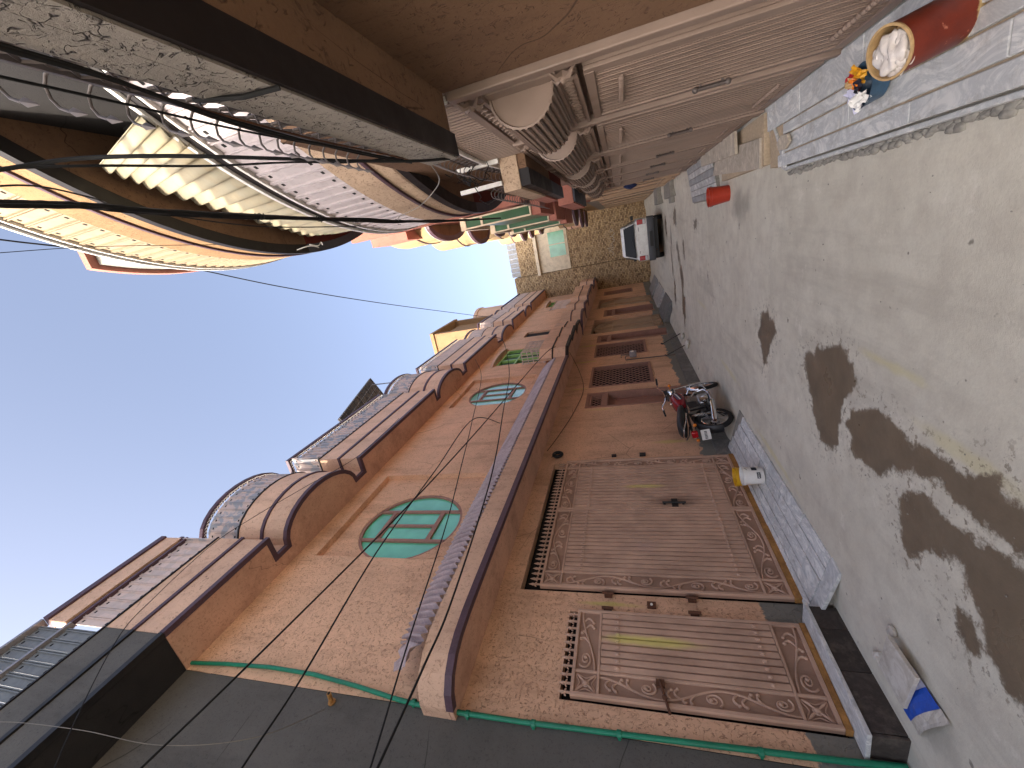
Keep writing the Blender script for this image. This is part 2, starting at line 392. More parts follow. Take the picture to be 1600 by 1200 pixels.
# facade sheet with rectangular holes at x = X, holes = (y0,y1,z0,z1,depth)
def wall_sheet(mb, X, y0, y1, z0, z1, holes, inward, reveal=True):
    ys = sorted({y0, y1, *[h[0] for h in holes], *[h[1] for h in holes]}); zs = sorted({z0, z1, *[h[2] for h in holes], *[h[3] for h in holes]})
    for i in range(len(ys)-1):
        for j in range(len(zs)-1):
            cyy, czz = (ys[i]+ys[i+1])/2, (zs[j]+zs[j+1])/2
            if any(h[0] < cyy < h[1] and h[2] < czz < h[3] for h in holes): continue
            q = [(X, ys[i], zs[j]), (X, ys[i+1], zs[j]), (X, ys[i+1], zs[j+1]), (X, ys[i], zs[j+1])]
            mb.poly(q if inward < 0 else q[::-1])
    if reveal:
        for (a, b, c, d, dep) in holes:
            Xi = X+inward*dep
            for q in ([(X,a,c),(X,a,d),(Xi,a,d),(Xi,a,c)], [(X,b,c),(Xi,b,c),(Xi,b,d),(X,b,d)], [(X,a,d),(X,b,d),(Xi,b,d),(Xi,a,d)], [(X,a,c),(Xi,a,c),(Xi,b,c),(X,b,c)]): mb.poly(q)
    return mb

# ------------------------------------------------------------------ street
WET = [
 [(-1.52,4.13),(-1.45,4.09),(-1.35,3.87),(-1.23,3.56),(-1.17,3.44),(-1.28,3.25),(-1.44,3.2),(-1.6,3.34),(-1.76,3.4),(-2.06,3.41),(-2.16,3.53),(-2.15,3.68),(-2.04,3.83),(-1.83,3.95)],
 [(-1.8,3.33),(-1.65,3.26),(-1.52,3.04),(-1.45,2.83),(-1.51,2.69),(-1.53,2.57),(-1.49,2.44),(-1.49,2.29),(-1.46,2.13),(-1.33,2.01),(-1.44,1.95),(-1.40,1.7),(-1.5,1.2),(-1.9,1.2),(-1.66,1.81),(-1.67,1.93),(-1.7,2.16),(-1.65,2.3),(-1.69,2.45),(-1.77,2.61),(-1.94,2.82),(-1.98,2.93),(-1.96,3.06),(-1.98,3.24),(-1.83,3.21)],
 [(-1.97,2.62),(-1.86,2.56),(-1.75,2.41),(-1.79,2.32),(-1.8,2.23),(-1.79,2.12),(-1.72,1.93),(-1.7,1.81),(-1.8,1.2),(-2.5,1.2),(-2.37,1.64),(-2.36,1.77),(-2.24,1.88),(-2.11,1.98),(-1.98,2.1),(-2.02,2.18),(-2.1,2.32),(-2.27,2.39),(-2.3,2.48),(-2.19,2.58)],
 [(-2.21,2.07),(-2.19,2.01),(-2.26,1.89),(-2.39,1.88),(-2.44,1.96),(-2.34,2.06)],
 [(-1.63,5.53),(-1.52,5.40),(-1.40,5.44),(-1.3,5.25),(-1.22,5.13),(-1.36,5.06),(-1.27,4.93),(-1.46,4.85),(-1.62,5.0),(-1.84,5.11),(-2.0,5.27),(-1.8,5.32)],
]
def blobpoly(cx, cy, rx, ry, ang, seed):
    rnd = random.Random(seed); out = []
    for k in range(22):
        a = 2*math.pi*k/22; q = 1+rnd.uniform(-.38,.30); x, y = rx*q*math.cos(a), ry*q*math.sin(a)
        out.append((cx+x*math.cos(ang)-y*math.sin(ang), cy+x*math.sin(ang)+y*math.cos(ang)))
    return out
WET += [blobpoly(*q) for q in ((-2.6,12.4,.62,.34,.1,1),(-1.75,12.5,.5,.26,.25,2),(-1.15,13.0,.4,.2,.4,3),(-2.5,14.4,.55,.22,.0,4),(-1.6,14.7,.5,.16,.1,5),(-.8,14.5,.35,.14,0,6),(-.38,9.8,.13,.26,.2,7),(-1.0,11.8,.3,.18,.3,8),(-.2,13.3,.26,.42,0,9),(-.5,16.0,.4,.3,0,10),(-1.3,8.6,.1,.06,0,11),(-1.7,8.2,.07,.05,0,12))]
def sdist(px, py, poly):
    inside = np.zeros(px.shape, bool); d = np.full(px.shape, 1e9)
    for i in range(len(poly)):
        (ax, ay), (bx, by) = poly[i], poly[(i+1) % len(poly)]
        cond = ((ay > py) != (by > py)) & (px < (bx-ax)*(py-ay)/((by-ay) if by != ay else 1e-9)+ax); inside ^= cond
        t = np.clip(((px-ax)*(bx-ax)+(py-ay)*(by-ay))/((bx-ax)**2+(by-ay)**2), 0, 1)
        d = np.minimum(d, np.hypot(px-ax-t*(bx-ax), py-ay-t*(by-ay)))
    return np.where(inside, d, -d)
def smooth01(t): t = np.clip(t, 0, 1); return t*t*(3-2*t)
xs = np.arange(-4.2, 1.05, .035)
ys = np.concatenate([np.arange(-4, 1, .25), np.arange(1, 6.5, .035), np.arange(6.5, 15.5, .07), np.arange(15.5, 28.3, .16)])
gx, gy = np.meshgrid(xs, ys); gx, gy = gx.ravel(), gy.ravel()
gz = .11*smooth01((-3.3-gx)/.45)*smooth01((gy-6.2)/.6) + .05*smooth01((gx-.25)/.4)*smooth01((gy-5.0)/.5)
gz += .004*np.sin(gx*2.1+gy*.7)+.003*np.sin(gy*1.3-gx*3.0)+.002*np.sin(gx*7+1)*np.sin(gy*5)
nx, ny = len(xs), len(ys)
idx = np.arange(nx*ny).reshape(ny, nx)
quads = np.stack([idx[:-1,:-1], idx[:-1,1:], idx[1:,1:], idx[1:,:-1]], -1).reshape(-1, 4)
me = bpy.data.meshes.new('street'); me.from_pydata(np.stack([gx, gy, gz], 1).tolist(), [], quads.tolist())
w = np.full(gx.shape, -1.0)
for p in WET: w = np.maximum(w, sdist(gx, gy, p))
at = me.attributes.new('wet', 'FLOAT', 'POINT'); at.data.foreach_set('value', np.clip(w, -.5, .5).astype(np.float32))
me.polygons.foreach_set('use_smooth', [True]*len(me.polygons))
s = NT('street_concrete')
a = s.n('Attribute'); a.attribute_name = 'wet'
wn = s.noise(8, 8, .74); wn2 = s.noise(2.0, 4, .6)
wet = s.ramp(s.math('ADD', a.outputs['Fac'], s.math('MULTIPLY', s.math('SUBTRACT', wn, .5), .30)), -.02, .03, 0, 1, True)
drip = s.math('MULTIPLY', s.ramp(a.outputs['Fac'], -.22, -.02, 0, 1), s.ramp(s.noise(16, 5, .7), .56, .6))
wet = s.math('MAXIMUM', wet, s.math('MULTIPLY', drip, .75))
big = s.noise(.7, 5, .6); mid = s.noise(4.5, 6, .68); fine = s.noise(60, 4, .7); grit = s.noise(220, 2, .6)
c = s.mix(s.ramp(big, .3, .7), srgb(202, 196, 178), srgb(218, 213, 196))
c = s.mix(s.ramp(mid, .42, .72, 0, .5), c, srgb(172, 163, 148))
c = s.mix(s.ramp(s.noise(1.6, 6, .7, stretch=(1, .35, 1)), .52, .72, 0, .5), c, srgb(184, 178, 166))
c = s.mix(s.ramp(fine, .4, .75, 0, .2), c, srgb(166, 156, 142))
c = s.mix(s.ramp(s.noise(1.1, 6, .65, stretch=(2.2, .3, 1), vec=s.vmath('ADD', s.pos, (5, 1, 0))), .54, .68, 0, .4), c, srgb(160, 152, 138))
c = s.mix(s.ramp(s.noise(2.8, 7, .75, vec=s.vmath('ADD', s.pos, (1, 7, 0))), .6, .66, 0, .4), c, srgb(230, 224, 210))
c = s.mix(s.ramp(s.noise(7, 3, .5, vec=s.vmath('ADD', s.pos, (3, 9, 0))), .7, .735, 0, .7), c, srgb(92, 84, 72))     # oil spots, chips
vor = s.n('TexVoronoi'); s.link(s.pos, vor.inputs['Vector']); vor.inputs['Scale'].default_value = 3.3
c = s.mix(s.ramp(vor.outputs['Distance'], .035, .02, 0, .7), c, srgb(84, 76, 66))
for cc, rr, am in (((-1.15,2.85,0),(.05,.45,.2),.6), ((-1.4,2.2,0),(.07,.5,.2),.5), ((-3.0,4.9,0),(.06,1.0,.2),.6), ((-2.7,7.1,0),(.07,.9,.2),.5), ((-2.0,9.4,0),(.07,.8,.2),.35)):
    c = s.mix(s.math('MULTIPLY', s.blob(cc, rr, .8, .3, 6), am), c, srgb(204, 194, 146))
for cc, rr, am in (((-.1,6.3,0),(.28,.6,.3),.5), ((-3.3,7.3,0),(.3,.5,.2),.45), ((-3.15,2.1,0),(.3,.35,.2),.35), ((-.8,17.5,0),(1,2.5,.2),.3)):
    c = s.mix(s.math('MULTIPLY', s.blob(cc, rr, .8, .3, 4), am), c, srgb(112, 106, 98))
c = s.mix(wet, c, s.mix(mid, srgb(92, 81, 67), srgb(134, 120, 100)))
dust = s.math('SUBTRACT', 1.0, wet)
bp_ = s.bump(s.math('ADD', s.math('MULTIPLY', mid, .6), s.math('ADD', s.math('MULTIPLY', fine, .3), s.math('MULTIPLY', grit, .15))), .35, .012)
M['street_concrete'] = s.done(c, s.math('SUBTRACT', .9, s.math('MULTIPLY', wet, s.ramp(wn2, .35, .65, .35, .66))), bp_, 0, .35)
me.materials.append(M['street_concrete'])
st = bpy.data.objects.new('street', me); COL.objects.link(st); st['kind'] = 'structure'
g = build(MB().poly([(-300,-300,-.03),(300,-300,-.03),(300,300,-.03),(-300,300,-.03)]), 'ground', 'cement'); g['kind'] = 'structure'

# ------------------------------------------------------------------ left row of houses, facade plane x = -3.8
W = -3.8
HS = [  # holes in the pink facade
 (2.29,3.18,.25,2.42,.09), (3.43,6.16,.18,3.04,.12), (8.47,9.32,.32,2.68,.22), (9.72,11.32,1.08,2.68,.12), (12.25,13.65,1.10,2.70,.12), (13.95,14.85,.32,2.70,.22),
 (3.84,5.96,4.22,6.38,.10), (9.2,11.3,4.35,6.42,.10), (12.6,14.5,4.35,6.1,.14)]
pink = thing('pink_house', 'pink plastered house with oval green windows above the two ornate gates', 'house', (W, 8.6, 0))
build(wall_sheet(MB(), W, 2.07, 15.3, -.1, 6.75, HS, -1), 'wall', 'pink_plaster', pink)
mb = MB(); mb.box(-8, -4.5, 2.1, 15.3, -.1, 8.3); build(mb, 'inner_wall', 'interior_dark', pink)
CP = [(-3.24,2.07),(-3.24,3.53),(-3.56,3.535),(-3.56,3.76)]+bulge(3.77,5.5,-3.56,-3.07)+[(-3.56,5.52),(-3.56,5.77),(-3.26,5.775),(-3.26,9.25),(-3.53,9.255),(-3.53,9.42)]+bulge(9.43,11.25,-3.53,-3.14)+[(-3.53,11.27),(-3.53,11.6),(-3.28,11.605),(-3.28,15.28)]
CG = [(-3.24,-5.0),(-3.24,2.065)]
CF = [(-3.6,15.32),(-3.66,15.8)]+bulge(15.9,17.8,-3.66,-3.32,10)+[(-3.66,17.85),(-3.26,18.0),(-3.3,20.4),(-3.62,20.41),(-3.62,20.6)]+bulge(20.65,22.1,-3.62,-3.28,10)+[(-3.62,22.15),(-3.26,22.3),(-3.24,27)]
def dense(pl, step=.6):
    out = []
    for i in range(len(pl)-1):
        a, b = Vector(pl[i]), Vector(pl[i+1]); k = max(1, int((b-a).length/step))
        for j in range(k): out.append(tuple(a+(b-a)*j/k))
    return out+[pl[-1]]
def rib_panel(name, w, h, mats, slots=True):
    mb = MB(); mb.box(-w/2, w/2, -.006, .006, 0, h)
    for dx in (w/2-.010, w/2-.032): mb.box(dx-.006, dx+.006, -.022, -.006, 0, h)
    if slots:
        mb.cur = 1
        for zz in (h*.13, h*.87): mb.box(-.03, .0, -.010, -.0062, zz-.012, zz+.012)
    return mb.mesh(name, mats)
def lay_panels(me, pl, parent, z, pitch, side, off, y0=-99, y1=99):
    for (x, y, a) in resample(pl, pitch):
        if y0 <= y <= y1:
            if side > 0: inst(me, 'panel', parent, (x+math.sin(a)*off, y-math.cos(a)*off, z), a)
            else: inst(me, 'panel', parent, (x-math.sin(a)*off, y+math.cos(a)*off, z), a+math.pi)
P_pink = rib_panel('panel', .122, .66, ['panel_pink', 'interior_dark']); P_peel = rib_panel('panel', .122, .66, ['panel_peel', 'interior_dark'])
P_sil = rib_panel('panel', .122, .58, ['panel_silver', 'interior_dark']); P_pk2 = rib_panel('panel', .122, .58, ['panel_pink', 'interior_dark'])
def cornice(pl, parent, z, plast, trim, soff, rail_z=8.40, groove=True):
    pl = dense(pl)
    build(slab(MB(), pl, W-.3, z, z+.05), 'soffit', soff, parent)
    build(strip(MB(), pl, 1, -.045, .025, z-.012, z+.055), 'trim', trim, parent)
    build(strip(MB(), pl, 1, -.12, .0, z+.057, z+.46), 'fascia', plast, parent)
    build(strip(MB(), pl, 1, -.10, .022, z+.462, z+.515), 'trim', trim, parent)
    build(strip(MB(), pl, 1, -.12, .004, z+.517, z+.96), 'fascia', plast, parent)
    mb = strip(MB(), pl, 1, -.10, .02, z+.962, z+.985); build(mb, 'base_rail', 'dark_trim', parent)
def toprail(pl, parent, z, mat='purple_trim', lace=True):
    pl = dense(pl)
    build(strip(MB(), pl, 1, -.04, .03, z+.06, z+.13), 'top_rail', mat, parent)
    if lace:
        mb = MB()
        for (x, y, a) in resample(pl, .055):
            nx_, ny_ = math.sin(a), -math.cos(a); t = Vector((math.cos(a), math.sin(a), 0))*.022
            p = Vector((x, y, z+.025))
            mb.tube([p-t+Vector((0,0,-.03)), p+t, p-t+Vector((0,0,.03))], .006, 4)
        build(mb, 'lace_strip', 'white_paint', parent)
ZC = 6.72
cornice(CP, pink, ZC, 'cornice_plaster', 'purple_trim', 'soffit_plaster')
CP_arc = [q for q in CP if 3.5 < q[1] < 5.8]
lay_panels(P_pk2, CP, pink, ZC+.99, .13, 1, -.03, -99, 3.5)
lay_panels(P_peel, CP, pink, ZC+.99, .13, 1, -.03, 3.53, 9.2)
lay_panels(P_peel, CP, pink, ZC+.99, .13, 1, -.03, 9.2, 11.62); lay_panels(P_pink, CP, pink, ZC+.99, .13, 1, -.03, 11.62, 99)
i0 = next(i for i, q in enumerate(CP) if q[1] > 3.52)
toprail(CP[i0:], pink, ZC+1.66)
# near straight stretch: lower panels, then a plaster band and cap
near = [(-3.24,2.07),(-3.24,3.53)]
build(strip(MB(), near, 1, -.06, .02, 8.30, 8.34), 'top_rail', 'purple_trim', pink)
build(strip(MB(), near, 1, -.05, -.02, 8.34, 8.44), 'mesh_strip', 'rust', pink)
build(strip(MB(), near, 1, -.12, .0, 8.46, 8.78), 'parapet', 'cornice_plaster', pink)
build(strip(MB(), near, 1, -.14, .03, 8.78, 8.88), 'coping', 'purple_trim', pink)
# lower ledge with its rounded near end
LP = [(-3.66,2.0),(-3.52,2.04),(-3.41,2.13),(-3.33,2.26),(-3.285,2.43),(-3.265,2.65)]+[(-3.26,y) for y in np.arange(3,11.01,.8)]
build(slab(MB(), LP, W+.002, 3.30, 3.34), 'ledge_soffit', 'soffit_plaster', pink)
build(strip(MB(), LP, 1, -.045, .022, 3.28, 3.35), 'ledge_trim', 'purple_trim', pink)
build(slab(MB(), LP, W+.004, 3.345, 3.62), 'ledge', 'cornice_plaster', pink)
# ribbed lavender sheet lying on the ledge against the wall
mb = MB(); yy = 2.28; N = 1080; pts0, pts1 = [], []
for i in range(N+1):
    y = 2.28+i*(11.0-2.28)/N; ph = 2*math.pi*i/11; dz = .024*math.cos(ph); k = .0
    tear = .08*max(0, (2.55-y)/.27)*abs(math.sin(y*60))
    pts0.append((-3.275+dz*.5, y, 3.632+dz+.02)); pts1.append((-3.66+dz*.5+tear, y+.22, 4.12+dz-tear))
mid = [((a[0]*.5+b[0]*.5)+.02, (a[1]+b[1])/2, (a[2]+b[2])/2+.02) for a, b in zip(pts0, pts1)]
vs = pts0+mid+pts1; n1 = N+1
mb.add(vs, [(j*n1+i, j*n1+i+1, (j+1)*n1+i+1, (j+1)*n1+i) for j in range(2) for i in range(N)])
build(mb, 'ribbed_sheet', 'lav_sheet', pink, smooth=60)
mb = MB(); random.seed(3)
cr = [[(-3.60+u*.34+random.uniform(-.03,.03), 2.06+v*.27+.16*(1-u)+random.uniform(-.02,.02), 4.02-u*.37+random.uniform(-.05,.05)) for u in (0,.2,.4,.6,.8,1)] for v in (0,.25,.5,.75,1)]
mb.add([q for r_ in cr for q in r_], [(i*6+j, i*6+j+1, (i+1)*6+j+1, (i+1)*6+j) for i in range(4) for j in range(5)])
build(mb, 'crumpled_sheet_end', 'lav_sheet', pink)

def oval_window(parent, y0, y1, z0, z1, cyc, czc, ry, rz, gl='green_glass'):
    X = W-.10; n = 40
    el = [(cyc+ry*math.cos(2*math.pi*i/n), czc+rz*math.sin(2*math.pi*i/n)) for i in range(n)]
    def sq(i):
        a = 2*math.pi*i/n; dy, dz = math.cos(a), math.sin(a)
        t = min(((y1 if dy > 0 else y0)-cyc)/dy if abs(dy) > 1e-6 else 9e9, ((z1 if dz > 0 else z0)-czc)/dz if abs(dz) > 1e-6 else 9e9)
        return (cyc+dy*t, czc+dz*t)
    mb = MB(); sqp = [sq(i) for i in range(n)]
    mb.add([(X, *p) for p in el]+[(X, *p) for p in sqp], [(i, (i+1)%n, n+(i+1)%n, n+i) for i in range(n)])
    for cy, cz in ((y0,z0),(y0,z1),(y1,z0),(y1,z1)):           # corner fillers
        ks = sorted(range(n), key=lambda i: (sqp[i][0]-cy)**2+(sqp[i][1]-cz)**2)[:2]
        mb.poly([(X, *sqp[ks[0]]), (X, cy, cz), (X, *sqp[ks[1]])])
    mb.add([(X, *p) for p in el]+[(X-.09, *p) for p in el], [(i, n+i, n+(i+1)%n, (i+1)%n) for i in range(n)])
    build(mb, 'window_recess', 'pink_plaster', parent)
    wn_ = build(MB().add([(X-.012, *p) for p in el]+[(X-.012, cyc+(p[0]-cyc)*.95, czc+(p[1]-czc)*.95) for p in el]+[(X-.09, cyc+(p[0]-cyc)*.95, czc+(p[1]-czc)*.95) for p in el],
        [(i, (i+1)%n, n+(i+1)%n, n+i) for i in range(n)]+[(n+i, n+(i+1)%n, 2*n+(i+1)%n, 2*n+i) for i in range(n)]), 'window', 'sill_pink', parent)
    bY = (cyc-ry*.43, cyc+ry*.43); bZ = (czc-rz*.52, czc+rz*.55)
    # panes cut along the bars
    def clip(y0_, y1_, z0_, z1_):
        k = 24; top, bot = [], []
        for i in range(k+1):
            ya, yb = max(y0_, cyc-ry*.9549), min(y1_, cyc+ry*.9549); y = (ya+yb)/2-(yb-ya)/2*math.cos(math.pi*i/k); h = rz*.955*math.sqrt(max(0, 1-((y-cyc)/(ry*.955))**2))
            t, b = min(z1_, czc+h), max(z0_, czc-h)
            if t > b-1e-4: top.append((X-.045, y, t)); bot.append((X-.045, y, b))
        return bot+top[::-1] if len(top) > 1 else None
    for (a, b, c_, d) in ((cyc-ry, bY[0], czc-rz, czc+rz), (bY[1], cyc+ry, czc-rz, czc+rz), (bY[0], bY[1], bZ[1], czc+rz), (bY[0], bY[1], czc-rz, bZ[0]), (bY[0], cyc, bZ[0], bZ[1]), (cyc, bY[1], bZ[0], bZ[1])):
        pts = clip(a+.004, b-.004, c_, d)
        if pts:
            jx = random.uniform(-.006, .006); pts = [(p[0]+jx*(p[1]-a), p[1], p[2]) for p in pts]
            build(MB().poly(pts), 'pane', gl, wn_)
    mb = MB()
    for y in bY:
        h = rz*.96*math.sqrt(1-((y-cyc)/ry)**2); mb.box(X-.055, X-.012, y-.028, y+.028, czc-h, czc+h)
    for z in bZ: mb.box(X-.055, X-.015, bY[0], bY[1], z-.03, z+.03)
    mb.box(X-.055, X-.018, cyc-.025, cyc+.025, bZ[0], bZ[1])
    for z in (bZ[0]+.045, bZ[1]-.045): mb.box(X-.055, X-.03, bY[0]+.03, bY[1]-.03, z-.012, z+.012)
    build(mb, 'window_bars', 'sill_pink', wn_)
oval_window(pink, 3.84, 5.96, 4.22, 6.38, 4.66, 5.2, .79, .86)
oval_window(pink, 9.2, 11.3, 4.35, 6.42, 10.2, 5.32, .88, .84, 'mint_glass')
# grilles, doors on the street front
def grille_window(parent, y0, y1, z0, z1, X=W, pitch=.17, mat='sill_pink'):
    wn_ = build(MB().box(X-.11,X+.012,y0,y0+.06,z0,z1).box(X-.11,X+.012,y1-.06,y1,z0,z1).box(X-.11,X+.012,y0+.06,y1-.06,z1-.06,z1).box(X-.11,X+.02,y0+.06,y1-.06,z0,z0+.07), 'window', mat, parent)
    build(MB().poly([(X-.1,y0,z0),(X-.1,y1,z0),(X-.1,y1,z1),(X-.1,y0,z1)]), 'pane', 'interior_dark', wn_)
    a0, a1, b0, b1 = y0+.06, y1-.06, z0+.07, z1-.06; H, L = b1-b0, a1-a0; mb = MB()
    def seg(ya, za, yb, zb, r=.008): mb.tube([(X-.02,ya,za),(X-.02,yb,zb)], r, 4)
    k = -H
    while k < L:
        for sgn in (1, -1):
            t0, t1 = max(0, -k), min(H, L-k)
            if t1 > t0:
                if sgn > 0: seg(a0+k+t0, b0+t0, a0+k+t1, b0+t1)
                else: seg(a0+k+t0, b1-t0, a0+k+t1, b1-t1)
        k += pitch
    build(mb, 'grille', mat, wn_)
grille_window(pink, 9.72, 11.32, 1.08, 2.68); grille_window(pink, 12.25, 13.65, 1.10, 2.70)
def door(parent, y0, y1, z0, z1, X=W, mat='sill_pink'):
    zt = z1-.45
    fr = build(MB().box(X-.2,X+.015,y0,y0+.06,z0,z1).box(X-.2,X+.015,y1-.06,y1,z0,z1).box(X-.2,X+.015,y0+.06,y1-.06,z1-.06,z1).box(X-.2,X+.012,y0+.06,y1-.06,zt-.05,zt+.02), 'door_frame', mat, parent)
    grille_window(parent, y0+.06, y1-.06, zt+.02, z1-.06, X-.02, .13, mat)
    lf = MB().box(X-.2, X-.16, y0+.06, y1-.06, z0, zt-.05)
    for (a, b) in ((z0+.1, z0+.7), (z0+.8, zt-.2)):
        lf.box(X-.16, X-.148, y0+.13, y1-.13, a, a+.03).box(X-.16, X-.148, y0+.13, y1-.13, b-.03, b).box(X-.16, X-.148, y0+.13, y0+.16, a+.03, b-.03).box(X-.16, X-.148, y1-.16, y1-.13, a+.03, b-.03)
    d = build(lf, 'door', mat, parent); build(MB().tube([(X-.12,y0+.12,1.2),(X-.12,y0+.12,1.42)], .01).box(X-.16,X-.12,y0+.11,y0+.13,1.2,1.22).box(X-.16,X-.12,y0+.11,y0+.13,1.4,1.42), 'handle', 'black_metal', d)
door(pink, 8.47, 9.32, .32, 2.68); door(pink, 13.95, 14.85, .32, 2.70)
# upper window at the far end, with hood and lattice basket
gw = build(MB().box(W-.13,W-.03,12.6,12.68,4.35,6.1).box(W-.13,W-.03,14.42,14.5,4.35,6.1).box(W-.13,W-.03,12.68,14.42,6.02,6.1).box(W-.13,W-.03,13.2,13.27,4.35,6.02).box(W-.13,W-.03,13.84,13.9,4.35,6.02).box(W-.13,W-.03,12.68,14.42,5.4,5.46), 'window', 'green_frame', pink)
build(MB().poly([(W-.12,12.6,4.35),(W-.12,14.5,4.35),(W-.12,14.5,6.1),(W-.12,12.6,6.1)]), 'pane', 'screen_green', gw)
mb = MB(); hood = [(W+.002+.16*(1-((y-13.5)/1.1)**2)**.5 if abs(y-13.5) < 1.1 else W+.002, y) for y in np.linspace(12.4,14.6,15)]
build(slab(MB(), hood, W+.001, 6.12, 6.22), 'window_hood', 'cornice_plaster', pink)
mb = MB()
for y in np.arange(12.3, 13.61, .13): mb.tube([(-3.36,y,4.3),(-3.36,y,5.0)], .012, 4)
for z in (4.3,4.47,4.64,4.81,5.0):
    mb.tube([(-3.78,12.3,z),(-3.36,12.3,z),(-3.36,13.6,z),(-3.78,13.6,z)], .014, 4)
for x in np.arange(-3.75,-3.37,.1): mb.tube([(x,12.3,4.3),(x,12.3,5.0)], .012, 4).tube([(x,13.6,4.3),(x,13.6,5.0)], .012, 4)
mb.box(-3.79,-3.35,12.29,13.61,4.24,4.3)
build(mb, 'window_basket', 'panel_pink', pink)
# faceted balcony front beyond the ribbed sheet
FP = [(-3.27,11.02),(-3.06,11.3),(-3.02,12.4),(-3.12,12.45),(-3.04,12.9),(-3.0,13.6),(-3.22,13.75),(-3.08,14.2),(-3.12,15.0),(-3.4,15.28)]
def balcony_front(parent, pl, z0, p1, trim, soff, h1=.42, h2=.42, xb=W+.003):
    pl = dense(pl, .5)
    build(slab(MB(), pl, xb, z0, z0+.05), 'balcony_soffit', soff, parent)
    build(strip(MB(), pl, 1, -.08, .02, z0-.02, z0+.06), 'trim', trim, parent)
    build(strip(MB(), pl, 1, -.12, 0, z0+.062, z0+h1), 'balcony_front', p1, parent)
    build(strip(MB(), pl, 1, -.1, .018, z0+h1+.002, z0+h1+.04), 'trim', trim, parent)
    build(strip(MB(), pl, 1, -.12, .004, z0+h1+.042, z0+h1+h2), 'balcony_front', p1, parent)
balcony_front(pink, FP, 3.30, 'cornice_plaster', 'dark_trim', 'soffit_plaster')
# stone dado under the plaster
dd = 0
for i in range(12):
    y0 = 6.22+i*.66; y1 = min(y0+.652, 13.93)
    if 8.44 < y1 and y0 < 9.34: 
        if y0 < 8.44: y1 = 8.44
        elif y1 > 9.34: y0 = 9.34
        else: continue
    build(MB().box(W+.001, W+.026, y0, y1, .0, .375), 'dado_slab', 'marble_dark', pink, bevel=.004)

# dark painted neighbour on the near side
grey = thing('grey_house', 'dark grey painted house at the near left, beyond the green pipe', 'house', (W, -.7, 0))
build(wall_sheet(MB(), W, -5.0, 2.065, -.1, 6.75, [], -1), 'wall', 'grey_plaster', grey)
build(MB().box(-8, -3.9, -5.0, 2.06, -.1, 8.3), 'inner_wall', 'interior_dark', grey)
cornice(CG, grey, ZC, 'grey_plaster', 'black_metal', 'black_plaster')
lay_panels(P_sil, CG, grey, ZC+.99, .13, 1, -.03, -2)
build(strip(MB(), CG, 1, -.06, .02, 8.30, 8.34), 'top_rail', 'silver_metal', grey)
P_sil2 = rib_panel('panel', .122, .5, ['panel_silver', 'interior_dark'])
lay_panels(P_sil2, CG, grey, 8.36, .13, 1, -.06, -2)
build(strip(MB(), CG, 1, -.1, .01, 8.87, 8.92), 'top_rail', 'silver_metal', grey)

# house further down on the left
far = thing('far_left_house', 'pinkish house at the far left end, stepped balcony fronts and arched gates', 'house', (W, 21, 0))
HF = [(15.15+.18,17.75,.3,3.0,.3), (18.2,19.55,.45,2.62,.2), (20.3,22.7,.35,3.0,.3), (24.0,25.3,1.2,2.82,.12), (23.0,24.6,4.35,6.0,.14), (16.3,17.2,4.5,5.9,.1)]
build(wall_sheet(MB(), W, 15.31, 27.2, -.1, 6.75, HF, -1), 'wall', 'pink_plaster', far)
build(MB().box(-8, -4.25, 15.31, 27.2, -.1, 8.0), 'inner_wall', 'interior_dark', far)
cornice(CF, far, 6.7, 'cornice_plaster', 'purple_trim', 'soffit_plaster')
lay_panels(P_pink, CF, far, 7.69, .13, 1, -.03); toprail(CF, far, 8.36, lace=False)
balcony_front(far, [(-3.75,15.34),(-3.45,15.7)]+bulge(15.8,17.5,-3.4,-3.05,10)+[(-3.2,17.6),(-3.0,17.9),(-3.1,19.2),(-3.3,19.35),(-2.98,19.7),(-2.9,21.4),(-3.1,21.5)]+bulge(21.55,23.2,-3.1,-2.85,8)+[(-3.15,23.3),(-3.15,24.6),(-2.95,24.8),(-2.95,26.2),(-3.2,26.5),(-3.2,27.1)], 3.30, 'cornice_plaster', 'purple_trim', 'soffit_plaster')
grille_window(far, 24.0, 25.3, 1.2, 2.82); door(far, 18.2, 19.55, .45, 2.62)
gw = build(MB().box(W-.12,W-.02,23.0,23.08,4.35,6.0).box(W-.12,W-.02,24.52,24.6,4.35,6).box(W-.12,W-.02,23.75,23.82,4.35,6).box(W-.12,W-.02,23.08,24.52,5.3,5.36), 'window', 'green_frame', far)
build(MB().poly([(W-.1,23,4.35),(W-.1,24.6,4.35),(W-.1,24.6,6),(W-.1,23,6)]), 'pane', 'screen_green', gw)
build(MB().poly([(W-.09,16.3,4.5),(W-.09,17.2,4.5),(W-.09,17.2,5.9),(W-.09,16.3,5.9)]), 'pane', 'interior_dark', far)
build(slab(MB(), bulge(22.8,24.8,W+.002,W+.15,10), W+.001, 6.02, 6.14), 'window_hood', 'cornice_plaster', far)
mb = MB()
for y in np.arange(18.1,20.2,.16): mb.tube([(-3.12,y,4.15),(-3.12,y+.16,4.9)], .014, 4).tube([(-3.12,y+.16,4.15),(-3.12,y,4.9)], .014, 4)
mb.tube([(-3.12,18.0,4.92),(-3.12,20.4,4.92)], .03, 4); build(mb, 'lattice_railing', 'panel_pink', far)
